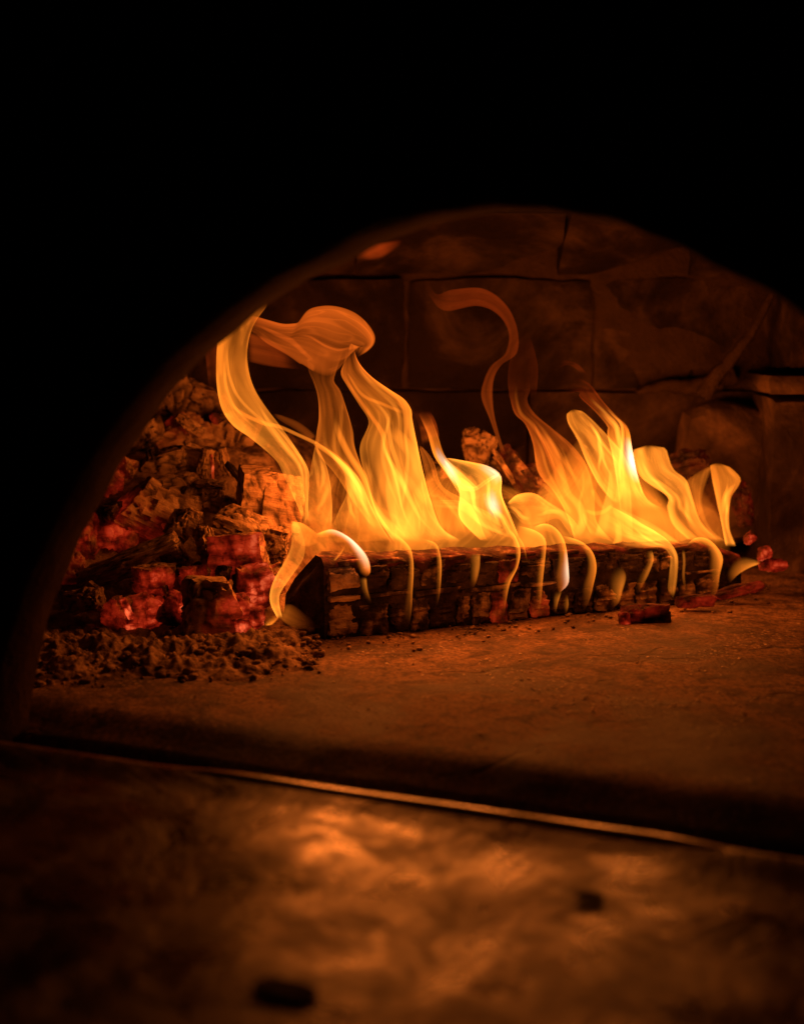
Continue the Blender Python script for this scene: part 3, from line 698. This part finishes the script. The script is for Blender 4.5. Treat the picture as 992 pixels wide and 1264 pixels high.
# ------------------------------------------------------------------ flames
def zone(x0, y0, s): return lambda *q: [(x0 + q[i] / s, y0 + q[i + 1] / s) for i in range(0, len(q), 2)]
ZH = zone(480, 490, 4.96); ZI = zone(620, 490, 4.96); ZJ = zone(760, 530, 4.96); ZK = zone(500, 330, 3.968); ZL = zone(440, 640, 6.2)
ZM = zone(590, 640, 6.2); ZN = zone(720, 640, 6.2); ZO = zone(840, 640, 6.526); ZP = zone(360, 370, 4.96); ZQ = zone(340, 500, 4.96)
ZR = zone(300, 630, 5.511); ZS = zone(240, 360, 6.2)
FG = 'flames rising from the burning log'; FD = 'flames licking down the face of the log'
FN = [0]
def flame(label, Le, Ri, doff=.06, glow=(1, 1), el=1., er=1., soft=.2, thick=.5, hue=(.6, .5), busy=.8, hot=(), fade=(.05, .08), group=FG,
          m=None, nr=36, wob=.012, mid=.55, silk=0, cap=.05, cat='flame', parent=None, name='flame', D=None):
    if isinstance(label, tuple): silk, label = label
    FN[0] += 1; sd = FN[0] * 5.37
    raw = lambda P: sum(math.dist(a, b) for a, b in zip(P, P[1:]))
    m = m or int(max(26, min(90, raw(Le) / 4)))
    Lp, Rp = spline(Le, m), spline(Ri, m)
    V, F, A = [], [], {k2: [] for k2 in ('glow', 'soft', 'hue', 'hot', 'busy')}; U = []
    Ydir = Vector((0, 1, 0)); ln = 0.; prev = None
    for i in range(m):
        t_ = i / (m - 1); l, r = Lp[i], Rp[i]; md = (l + r) / 2
        if cap and t_ > 1 - cap: q = math.sqrt(max(.02, 1 - ((t_ - 1 + cap) / cap) ** 2)); l, r = md.lerp(l, q), md.lerp(r, q)
        D_ = (D if D else Dlog(md.x)) + doff + wob * mn.noise(Vector((t_ * 2.2, sd, 0))) * 2
        a, b = at(l.x, l.y, D_), at(r.x, r.y, D_); c = (a + b) / 2; hf = (b - a) / 2
        if prev: ln += (c - prev).length
        prev = c; ht = max(.0025, min(.035, thick * hf.length))
        fd = smooth01(0, fade[0], t_) if fade[0] else 1.; fd *= smooth01(0, fade[1], 1 - t_) if fade[1] else 1.
        g = lerps(glow, t_) * fd
        for k2 in range(nr):
            ph = 2 * math.pi * k2 / nr; u = math.cos(ph)
            w = ht * math.sin(ph) * (1 + .35 * mn.noise(Vector((u * 2.4, ln * 16, sd + (3 if k2 > nr / 2 else 0)))))
            V.append(c + hf * u + Ydir * w)
            eL, eR = lerps(el, t_), lerps(er, t_)
            A['glow'].append(g * (mid + ((eL if u < 0 else eR) - mid) * abs(u) ** 1.7) * (((u + 1) / 2) ** 1.2 * 1.25 if eL < .1 else 1.))
            sL, sR = (max(soft, 1.) if eL < .85 else soft), (max(soft, 1.) if eR < .85 else soft)
            A['soft'].append(sL + (sR - sL) * smooth01(-.6, .6, u)); A['hue'].append(lerps(hue, t_)); A['busy'].append(busy)
            A['hot'].append(max([0.] + [amt * max(0, 1 - math.hypot((t_ - ht_) / rt, (u - hu) / ru)) for ht_, hu, amt, rt, ru in hot])); U.append((u, ln, sd))
    for i in range(m - 1):
        for k2 in range(nr):
            a = i * nr + k2; b = i * nr + (k2 + 1) % nr; F.append((a, b, b + nr, a + nr))
    base = at(*((Lp[0] + Rp[0]) / 2), (D if D else Dlog(Lp[0].x)) + doff)
    V = [v - base for v in V]
    o = link(name, V, F, FLAME, None, True, A, {'fuv': U})
    o.location = base
    if parent: o.parent = parent; o.location = base - parent.location
    else: tag(o, label, cat, group)
    rs = random.Random(int(sd * 100))
    for _ in range(silk):
        u0, u1 = rs.uniform(.12, .88), rs.uniform(.12, .88); t0 = rs.uniform(.02, .4); t1 = min(.97, t0 + rs.uniform(.35, .6)); pts = []
        for i in range(9):
            x = i / 8; tt = t0 + (t1 - t0) * x; uu = u0 + (u1 - u0) * (x * x * (3 - 2 * x)) + .05 * math.sin(x * 6 + u0 * 20)
            j = int(tt * (m - 1)); q = Lp[j].lerp(Rp[j], uu); pts.append((q.x, q.y))
        gg = lerps(glow, (t0 + t1) / 2) * rs.uniform(.35, .75)
        strand(o, pts, [rs.uniform(2, 4), rs.uniform(4, 9), rs.uniform(3, 5)], doff + rs.uniform(-.006, .006), (gg * .6, gg, gg * .7), lerps(hue, t0), 1., (.3, .3), D=D)
    return o
def strand(par, pts, w, doff, glow=(.6, .6), hue=(.6, .6), soft=.9, fade=(.15, .15), **kw):
    Le, Ri = [], []
    for i, (x, y) in enumerate(pts):
        x0, y0 = pts[max(0, i - 1)]; x1, y1 = pts[min(len(pts) - 1, i + 1)]; L_ = math.hypot(x1 - x0, y1 - y0) or 1
        nx, ny = -(y1 - y0) / L_, (x1 - x0) / L_; ww = lerps(w, i / (len(pts) - 1)) / 2
        Le.append((x - nx * ww, y - ny * ww)); Ri.append((x + nx * ww, y + ny * ww))
    return flame(None, Le, Ri, doff, glow, 1, 1, soft, .8, hue, .2, fade=fade, parent=par, name='strand', nr=12, wob=0, mid=1, **kw)

f1 = flame((5, 'tall ribbon of flame leaning out from the near log end up behind the arch'),
    ZQ(180, 725, 110, 560, 50, 430, 0, 335) + ZS(440, 1130, 300, 1030, 210, 900, 172, 720, 168, 540, 180, 370, 220, 180, 420, 40),
    ZQ(205, 725, 200, 600, 205, 470) + ZS(860, 1330, 690, 1070, 560, 900, 470, 760, 425, 640, 405, 480, 430, 320, 490, 200, 600, 60),
    .07, (.75, .75, .7, .72, .72, .6), 1.5, 1.35, .3, .5, (.75, .45))
strand(f1, ZS(225, 770, 300, 880, 400, 950, 540, 1010, 640, 1030, 780, 1090, 930, 1160) + ZQ(240, 232, 330, 292, 420, 365, 480, 440), [4, 5, 6, 5, 5, 6, 8, 9], .05, (.35, .6, .7), (.5, .6))
strand(f1, ZS(600, 935, 680, 975, 790, 1030, 900, 1120) + ZQ(215, 205), [3, 10, 12, 6], .08, (.10, .14), (.3, .3))
flame((2, 'folded arm and rounded head of flame curling over beside the tall ribbon'),
    ZS(400, 185, 470, 190, 560, 215, 680, 245, 780, 240) + ZP(40, 138, 100, 62, 190, 36, 290, 42, 390, 80, 465, 145, 508, 215, 505, 270, 465, 315, 405, 352),
    ZS(380, 290, 470, 330, 560, 400, 700, 480, 800, 550) + ZP(70, 400, 150, 450, 220, 470, 280, 440, 320, 380, 345, 320, 355, 275, 365, 270, 378, 290, 392, 330),
    .10, (.42, .48, .52, .56, .58, .6, .5), 1.2, (.5, 1., 1., .9, .7, .8, 1.), .6, .6, (.2, .30), fade=(.08, .08), busy=.6, cap=0)
flame((5, 'forked stem of flame under the rounded flame head'),
    ZQ(600, 760, 480, 600, 370, 430, 250, 285) + ZP(150, 830, 166, 720, 160, 600, 130, 500, 100, 425, 100, 340, 130, 270),
    ZQ(720, 790, 620, 640, 565, 480, 490, 270) + ZP(375, 800, 340, 680, 300, 560, 260, 500, 270, 450, 300, 360, 330, 260),
    .08, (.7, .6, .5, .42, .38, .35, .3), 1.3, 1.5, .3, .5, (.6, .25), fade=(.05, .36))
f4 = flame((7, 'broad curtain of flame with a bright right edge in the middle of the log'),
    ZQ(720, 840, 610, 660, 570, 520, 520, 330) + ZP(420, 880, 470, 750, 410, 640, 340, 530, 300, 450, 325, 370, 330, 280),
    ZH(440, 880, 325, 800, 260, 640, 215, 480, 178, 310, 142, 130) + ZP(735, 680, 690, 610, 600, 550, 500, 480, 430, 410, 392, 340, 385, 260),
    .07, (.9, 1.05, 1.1, .85, .6, .5, .45), .9, 1.8, .25, .5, (.75, .6, .25), fade=(.04, .13))
strand(f4, ZP(300, 430, 380, 560, 470, 690, 560, 830) + ZQ(700, 380, 780, 520), [3, 5, 6, 9, 12], .05, (.3, .45, .4), (.3, .5))
strand(f4, ZP(330, 430, 430, 580, 560, 640, 700, 700), [3, 5, 5, 5], .05, (.25, .4, .3), (.4, .5))
strand(f4, ZP(600, 780, 690, 880, 740, 960) + ZQ(860, 480, 960, 640), [14, 18, 18, 10], .05, (.3, .5, .5), (.6, .7))
flame('bright yellow swell low in the broad curtain of flame', ZQ(800, 830, 700, 700, 670, 520, 680, 380), ZQ(900, 840, 930, 660, 860, 480, 720, 330), .05, (.5, .8, .8, .4), 1, 1, 1., .5, (.8, .7), fade=(.2, .3))
flame((3, 'leaf shaped flame between the two legs of flame at the near log end'), ZQ(180, 730, 185, 590, 210, 420, 243, 245), ZQ(345, 745, 345, 560, 315, 380, 250, 245), .06, (.45, .42, .5, .6), 1.4, 1.7, .2, .5, (.7, .6), fade=(.08, .05))
f6 = flame((6, 'wide sheet of flame over the near half of the log'),
    ZQ(345, 745, 385, 650, 435, 540, 425, 430, 350, 315, 250, 232), ZQ(720, 845, 650, 740, 580, 600, 525, 470, 450, 380, 350, 295, 252, 225),
    .05, (.6, .85, .95, .8, .55, .4), .9, 1.5, .3, .5, (.6, .7, .5), fade=(.06, .06))
flame('glowing swell inside the wide sheet of flame', ZQ(480, 800, 480, 640, 430, 500, 420, 400), ZQ(640, 800, 570, 640, 540, 520, 440, 390), .045, (.4, .6, .9, .5), 1, 1, 1., .5, (.6, .8), fade=(.3, .25))
strand(f6, ZQ(360, 80, 400, 200, 460, 320, 540, 440, 575, 560, 640, 680, 740, 780, 820, 850), [6, 9, 9, 10, 9, 12, 14, 12], .045, (.4, .6, .6, .9, .9), (.5, .7))
flame('low orange veil of flame along the near top of the log', ZQ(200, 760, 380, 660, 620, 620, 830, 720), ZQ(300, 850, 520, 840, 740, 830, 960, 850), .03, (.25, .5, .5, .35), .8, .6, .8, .4, (.5, .5), fade=(.2, .2))
f7 = flame('slim horn of flame rising right of the broad curtain', ZH(440, 610, 350, 470, 275, 360, 232, 220, 170, 85), ZH(560, 570, 440, 460, 345, 365, 300, 240, 250, 90),
    .07, (.9, 1.3, 1.2, .7, .2), 1.2, 1., .45, .5, (.8, .6, .15), hot=((.42, .2, .95, .2, .9),), fade=(.1, .2))
flame((4, 'bowl shaped bright flame in the middle of the log'),
    ZH(560, 880, 430, 740, 430, 590, 390, 480, 330, 380), ZH(800, 870, 745, 730, 690, 600, 684, 480, 600, 420, 450, 388, 345, 370),
    .06, (.9, 1.7, 1.9, 1.2, 1.0), 1.2, 1.5, .3, .5, (.6, .85, .8), hot=((.33, .5, .9, .13, .3), (.6, .9, .6, .12, .4)), fade=(.06, .05))
b_ = flame('glowing lip of the bowl shaped flame', ZH(310, 400, 380, 510, 450, 572, 530, 575, 600, 530, 684, 475), ZH(340, 380, 410, 470, 470, 535, 530, 545, 590, 505, 675, 462), .05, (1., 1.3, 1.2, 1.0, 1.4), 1, 1, .9, .8, (.9, .8), hot=((.15, 0, .7, .25, 2), (1., 0, .6, .2, 2)), fade=(.1, .06))
flame((3, 'orange flame sheet left of the bowl shaped flame'), ZH(330, 830, 262, 640, 217, 460, 183, 298), ZH(600, 880, 500, 660, 330, 550, 270, 390, 192, 292), .08, (.6, .6, .45, .5), 1.2, 1.6, .25, .5, (.5, .35), fade=(.1, .05))
flame('yellow tongue lying flat under the bowl shaped flame', ZH(240, 640, 340, 630, 450, 640, 600, 700, 740, 800), ZH(240, 670, 340, 680, 450, 700, 580, 800, 760, 870), .045, (.3, .8, 1., 1., .6), 1.2, 1, .7, .5, (.7, .8), fade=(.2, .2))
flame((3, 'rounded yellow flame lying beside the bowl shaped flame'), ZI(28, 650, 90, 598, 190, 588, 285, 645, 400, 720, 480, 810), ZI(45, 690, 120, 775, 220, 780, 330, 745, 380, 800, 430, 870),
    .05, (.9, 1.1, 1.15, .95, .9, .8), 1.8, .7, .55, .5, (.7, .6), fade=(.03, .12))
f11 = flame((6, 'tall orange flame with silky folds right of the middle of the log'),
    ZI(440, 880, 390, 720, 310, 580, 215, 460, 185, 290, 140, 170, 75, 105, 45, 10) + ZK(505, 600, 512, 520),
    ZI(680, 890, 575, 760, 560, 580, 510, 410, 420, 290, 300, 190, 195, 100, 150, 20) + ZK(610, 600, 600, 500),
    .09, (.6, .6, .5, .42, .3, .12, .03), 1.5, 1.2, .25, .5, (.6, .4, .2, .05), fade=(.05, .25))
strand(f11, ZI(220, 200, 280, 270, 335, 380, 370, 500, 405, 595, 470, 670, 490, 760, 450, 865), [5, 9, 10, 10, 9, 12, 12, 12], .07, (.3, .5, .5, .7, .9), (.3, .7))
strand(f11, ZI(180, 140, 300, 400, 350, 540, 420, 640), [3, 6, 6, 5], .07, (.2, .35, .3), (.2, .4))
strand(f11, ZI(500, 690, 560, 712, 620, 700, 680, 655), [4, 6, 6, 5], .05, (.6, .6), (.5, .5))
strand(f11, ZI(210, 510, 290, 570, 370, 650, 430, 720), [4, 7, 9, 6], .05, (.4, .45), (.3, .5))
f12 = flame((3, 'blunt finger of flame in the right half of the fire'), ZI(690, 660, 590, 540, 510, 390, 455, 260, 400, 160, 385, 85), ZI(860, 640, 800, 500, 740, 350, 640, 235, 560, 150, 470, 70),
    .08, (.7, 1.1, 1.35, 1.2, 1.05, .85), 1.3, 1.0, .4, .5, (.6, .7, .6), fade=(.12, .025))
f13 = flame((4, 'pointed bright flame with a red smoky tip right of the blunt finger'),
    ZI(720, 720, 700, 540, 670, 360, 640, 230, 640, 180, 560, 85, 470, 0) + ZK(850, 610, 760, 630), ZI(990, 690, 880, 620, 825, 480, 792, 320, 766, 190, 690, 110) + ZK(970, 660, 900, 570, 820, 530),
    .075, (.8, 1.2, 1.8, 1.1, .32, .2, .12), 1.1, 1.6, .3, .5, (.6, .7, .8, .35, .05, 0), hot=((.36, .7, .9, .14, .9),), fade=(.08, .25))
strand(f13, ZI(720, 520, 712, 600, 690, 650), [10, 10, 8], .05, (.4, .5), (.5, .5))
strand(f13, ZI(545, 560, 580, 630, 620, 690), [6, 7, 4], .05, (.5, .5), (.4, .4))
strand(f13, ZI(690, 760, 705, 800, 705, 880, 660, 960), [10, 9, 10, 12], .03, (.5, .6, .8), (.5, .6))
flame('low fan of flame under the blunt finger', ZI(540, 850, 500, 760, 490, 700), ZI(720, 900, 640, 860, 510, 730), .04, (.5, .6, .5), 1.3, 1.3, .4, .5, (.5, .6), fade=(.2, .1))
flame((4, 'wide yellow panel of flame right of the pointed flame'), ZJ(460, 690, 350, 590, 312, 480, 310, 410, 145, 285, 92, 105), ZJ(640, 690, 520, 570, 470, 430, 430, 312, 345, 235, 300, 92),
    .10, (.8, .9, 1.0, 1.4, 1.3, 1.1), 1.5, 1.0, .5, .5, (.6, .7, .65), fade=(.06, .03))
flame('strand of flame bridging the panel and the last upright flame', ZJ(640, 685, 530, 600, 470, 480, 420, 350, 440, 300), ZJ(680, 690, 590, 620, 540, 520, 530, 400, 600, 200), .09, (.7, .6, .55, .5, .4), 1.5, .8, .6, .5, (.6, .5), fade=(.06, .05))
flame((3, 'last upright column of flame with a rounded top near the far log end'), ZJ(670, 715, 640, 560, 605, 400, 585, 300, 570, 200), ZJ(732, 715, 692, 600, 698, 430, 745, 350, 758, 295, 680, 215), .08, (1.2, 1.05, .9, .8, .7), 1.2, 1.4, .5, .5, (.7, .5), fade=(.04, .03))
f17 = flame((4, 'broad hump of flame bending over the log edge into a long hook'), ZI(560, 800, 700, 900) + ZN(380, 225, 500, 228, 600, 228, 655, 290, 650, 430, 640, 540, 672, 605),
    ZI(640, 655, 800, 740) + ZN(430, 30, 560, 105, 660, 185, 716, 290, 716, 430, 702, 540, 688, 610), -.028, (.6, .9, 1.3, 1.25, .9, .65, .4), .3, 1.6, .5, .5, (.6, .75, .6), fade=(.1, .06), group=FD)
strand(f17, ZI(680, 665, 800, 750, 940, 820) + ZN(600, 120, 700, 190, 770, 225), [6, 8, 8, 7, 7], .02, (.5, .6, .6), (.6, .6))
flame('veil of orange flame behind the broad hooked hump', ZI(780, 880, 700, 760, 660, 660), ZJ(420, 720, 260, 600, 60, 500), .05, (.5, .5, .4), 1, 1.5, .5, .4, (.45, .4), fade=(.1, .15))
def drip(label, Le, Ri, glow=(.8, .8, .6), soft=.65, el=1., er=1.5, doff=-.034, **kw):
    n_ = len(glow) - 1; glow = tuple(x * (1.6 - 1.05 * i / n_) for i, x in enumerate(glow))
    kw.setdefault('hue', (.65, .6, .5, .3)); kw.setdefault('mid', .55); kw.setdefault('fade', (.12, .5)); kw.setdefault('busy', .25)
    el, er = (.04, max(er, 1.25)) if er > el else (el, er)
    return flame(label, Le, Ri, doff, glow, el, er, soft, kw.pop('thick_', .6), group=FD, wob=.002, nr=18, **kw)
drip('thick white hot hook of flame at the near end of the log', ZR(500, 200, 600, 190, 685, 215, 735, 290, 765, 370, 790, 430, 828, 452), ZR(495, 160, 600, 128, 705, 172, 795, 250, 852, 330, 867, 420, 838, 455),
     (.6, .9, 1.3, 1.8, 2.0), .7, .7, 1.6, hot=((.5, .6, .95, .4, 1.2),), fade=(.06, .16), mid=.7)
drip('faint drop of flame under the white hot hook', ZR(785, 455, 800, 540, 840, 640), ZR(840, 455, 850, 540, 880, 640), (.3, .25, .1), 1.)
drip('looping flame hanging round the near corner of the log', ZR(235, 735, 188, 640, 183, 560, 215, 460, 290, 330, 330, 220, 325, 75), ZR(268, 730, 247, 630, 257, 560, 330, 450, 410, 330, 420, 220, 380, 85), (.9, .8, .7, .5, .5, .7), .5, 1.7, 1., -.012, fade=(.04, .04), hue=(.8, .7))
drip('small arched flame joining the loop and the white hot hook', ZR(325, 72, 400, 85, 470, 130, 520, 175), ZR(345, 200, 400, 245, 460, 245, 520, 220), (.9, .8, .7, .6), .6, 1.5, .7, -.008, fade=(.08, .15))
drip('soft blurred flame across the dark near end of the log', ZR(235, 725, 320, 790, 430, 812, 520, 812), ZR(262, 640, 340, 640, 440, 715, 525, 790), (.42, .22, .12, .07, .02), 1.6, 1.2, .2, -.045, fade=(.2, .6), hue=(.5, .3, .2), mid=.8, thick_=.35)
drip('little puff of flame on the ash beside the near log corner', ZR(140, 770, 180, 720, 240, 690), ZR(150, 785, 200, 775, 250, 725), (.6, .7, .6), .9, fade=(.2, .2))
drip('thin slanting lick of flame under the white hot hook', ZR(600, 340, 650, 280, 690, 215), ZR(625, 345, 672, 290, 705, 225), (.5, .6, .5), .8, doff=-.005)
drip('long straight drip of flame third from the near log end', ZL(190, 60, 330, 205, 385, 270, 392, 380, 383, 480, 368, 600, 348, 720, 342, 835), ZL(300, 110, 405, 215, 432, 310, 436, 420, 428, 560, 422, 700, 402, 835), (.8, .9, .75, .65, .5, .5, .6, .4), .6, 1, 1.5)
drip('slim drip of flame right of the long straight drip', ZL(480, 180, 585, 225, 603, 300, 607, 400, 600, 560, 588, 700), ZL(500, 150, 605, 190, 642, 280, 650, 400, 634, 600, 600, 705), (.4, .6, .6, .5, .35, .15), .7)
drip('short faint drip of flame in the middle of the log face', ZL(848, 262, 858, 400, 858, 500, 868, 550), ZL(948, 262, 942, 380, 912, 500, 882, 550), (.4, .4, .42, .2), 1.)
drip('wavy drip of flame with a bent waist', ZM(150, 60, 250, 160, 277, 250, 272, 370, 190, 480, 175, 620, 163, 785), ZM(230, 60, 292, 150, 322, 250, 302, 370, 242, 500, 212, 650, 194, 785), (.8, .9, .85, .8, .8, .7, .5), .6)
drip('short pointed lick right of the wavy drip', ZM(285, 140, 338, 250, 362, 338), ZM(312, 140, 352, 210, 378, 335), (.6, .6, .5), .7)
drip('humped flame falling in a straight drip', ZM(300, 130, 400, 150, 462, 200, 470, 300, 442, 430, 436, 600, 428, 780), ZM(300, 55, 400, 78, 480, 118, 518, 180, 512, 300, 496, 450, 482, 620, 462, 780), (.8, .75, .8, .7, .75, .7, .4), .6, .8)
drip('bulging drip of flame with a whitish edge', ZM(430, 110, 500, 110, 560, 135, 598, 210, 600, 330, 578, 450, 598, 540, 614, 570), ZM(420, 65, 500, 38, 570, 58, 632, 120, 672, 220, 692, 400, 688, 500, 622, 570), (.8, .8, .85, .95, 1.1, 1.2, .9), .6, .8, 1.6, hot=((.75, .8, .8, .25, .8),), fade=(.08, .06))
drip('faint tail of flame under the bulging drip', ZM(570, 560, 568, 650, 578, 735), ZM(645, 545, 612, 640, 592, 735), (.4, .35, .15), .9, fade=(.4, .4))
drip('second faint tail of flame beside the first tail', ZM(655, 580, 645, 660, 655, 745), ZM(682, 570, 692, 660, 672, 745), (.2, .25, .1), 1.2, fade=(.45, .4))
drip('curved hook of flame before a white spark on the log edge', ZM(650, 190, 750, 205, 800, 245, 826, 320, 820, 420, 788, 520, 784, 630, 788, 720), ZM(640, 130, 750, 160, 822, 200, 882, 270, 904, 380, 882, 500, 852, 620, 804, 720), (.7, .8, .85, .8, .8, .75, .5), .6, .8)
drip('broad soft drip of flame behind the charcoal stick', ZN(220, 370, 188, 450, 190, 540, 195, 620, 203, 695), ZN(285, 355, 325, 440, 296, 560, 272, 640, 222, 692), (.35, .5, .55, .55, .4), .9, 1, 1.2, fade=(.5, .35))
drip('dim bent drip of flame inside the long hook', ZN(465, 250, 480, 330, 428, 420, 388, 510, 395, 595), ZN(525, 240, 534, 320, 494, 430, 442, 530, 412, 595), (.4, .42, .38, .3, .15), .8)
drip('hair thin strand of flame right of the long hook', ZN(748, 240, 756, 330, 752, 450, 775, 590), ZN(772, 240, 778, 330, 774, 450, 792, 590), (.3, .3, .28, .12), .9, er=1)
drip('round shouldered hook of flame near the far log end', ZO(45, 235, 110, 205, 190, 232, 222, 300, 216, 420, 235, 520, 212, 625, 203, 690), ZO(40, 215, 110, 158, 200, 158, 282, 220, 337, 320, 312, 450, 290, 580, 222, 690), (.7, .75, .85, .9, .8, .75, .7, .6), .6, .8, 1.5)
drip('flame sweeping sideways at the far tip of the log', ZO(640, 338, 500, 300, 420, 340, 365, 430, 368, 520), ZO(638, 362, 545, 400, 462, 450, 412, 500, 385, 530), (.7, .8, .8, .8, .5), .7, .9, 1.3)
# smoky red wisps
flame('long curling red wisp of flame high above the middle of the log', ZK(492, 918, 455, 800, 432, 690, 432, 560, 470, 480, 547, 420, 548, 300, 492, 180, 380, 103, 230, 108, 150, 130, 108, 40),
    ZK(472, 918, 415, 750, 372, 640, 382, 560, 420, 480, 488, 420, 505, 320, 450, 230, 350, 190, 200, 215, 130, 160, 92, 60), .1, (.22, .24, .2, .14, .12, .16, .18, .14, .04), 1, 1, .8, .5, (.22, .1, .04, .05), .3, fade=(.03, .2), cat='flame wisp', group='red wisps above the fire')
flame('faint red wisp looping right of the long curling wisp', ZK(520, 650, 500, 560, 520, 420, 580, 300), ZK(640, 640, 650, 500, 630, 400, 600, 310), .1, (.05, .035, .03, .02), 1, 1, .2, .4, (.05, 0), .3, fade=(.2, .3), cat='flame wisp', group='red wisps above the fire')
flame('small smoky red wisp above the pointed flame', ZK(900, 530, 840, 470, 760, 450), ZK(860, 520, 800, 480, 740, 500), .1, (.1, .06, .03), 1, 1, .9, .5, (.05, 0), .3, fade=(.3, .3), cat='flame wisp', group='red wisps above the fire')
flame('red lick of flame over the horn of flame', ZH(200, 300, 180, 180, 140, 80), ZH(310, 260, 290, 160, 250, 80), .09, (.25, .2, .1), .6, 1.3, .7, .5, (.2, .05), .4, fade=(.2, .35), cat='flame wisp', group='red wisps above the fire')
flame('dull red veil left of the tall ribbon of flame', ZS(110, 760, 95, 600, 70, 400), ZS(180, 760, 175, 560, 180, 360), .1, (.05, .1, .12), .6, 1, .6, .5, (.1, .05), .4, fade=(.35, .1), cat='flame wisp', group='red wisps above the fire')
flame('dull red veil under the folded arm of flame', ZS(400, 300, 600, 380, 800, 520), ZS(410, 540, 600, 580, 850, 600), .12, (.26, .2, .12), .9, .4, .9, .5, (.14, .05), .4, fade=(.1, .35), cat='flame wisp', group='red wisps above the fire')
flame('red flare of flame caught high under the arch', [(436, 319), (462, 303), (480, 299), (498, 296)], [(440, 321), (466, 320), (482, 312), (499, 297)], 0, (.22, .34, .34, .26), 1.2, .2, .9, .6, (.06, .02), .5, fade=(.3, .3), cap=0, cat='flame wisp', group='red wisps above the fire', D=1.5)

# mist of flame that fills the space between the tongues
flame('glowing mist of flame over the middle of the log', [(470, 692), (490, 640), (520, 590), (560, 560)], [(670, 694), (675, 650), (650, 610), (600, 590)], .10, (.5, .9, .7, .3), 1, 1, 1.5, .4, (.6, .45), .9, fade=(.12, .4))
flame('glowing mist of flame over the far half of the log', [(630, 697), (640, 640), (690, 570), (730, 520)], [(880, 690), (850, 650), (810, 600), (780, 550)], .10, (.5, .85, .7, .3), 1, 1, 1.5, .4, (.6, .45), .9, fade=(.12, .4))
flame('glowing mist of flame over the near part of the log', [(362, 692), (370, 620), (400, 560)], [(530, 692), (520, 620), (480, 560)], .10, (.4, .6, .4), 1, 1, 1.5, .4, (.5, .4), .9, fade=(.12, .4))
flame('glowing mist of flame between the panel and the last upright flame', [(790, 690), (785, 640), (770, 590)], [(905, 690), (890, 640), (860, 590)], .12, (.3, .5, .35), 1, 1, 1.5, .4, (.5, .35), .9, fade=(.15, .4))
flame('yellow tongue of flame joining the pointed flame to the orange folds', ZI(560, 860, 600, 700, 640, 560, 650, 420), ZI(800, 880, 790, 700, 780, 560, 740, 400), .07, (.6, .9, 1., .6), 1.2, 1.3, .7, .5, (.6, .7), fade=(.12, .2))
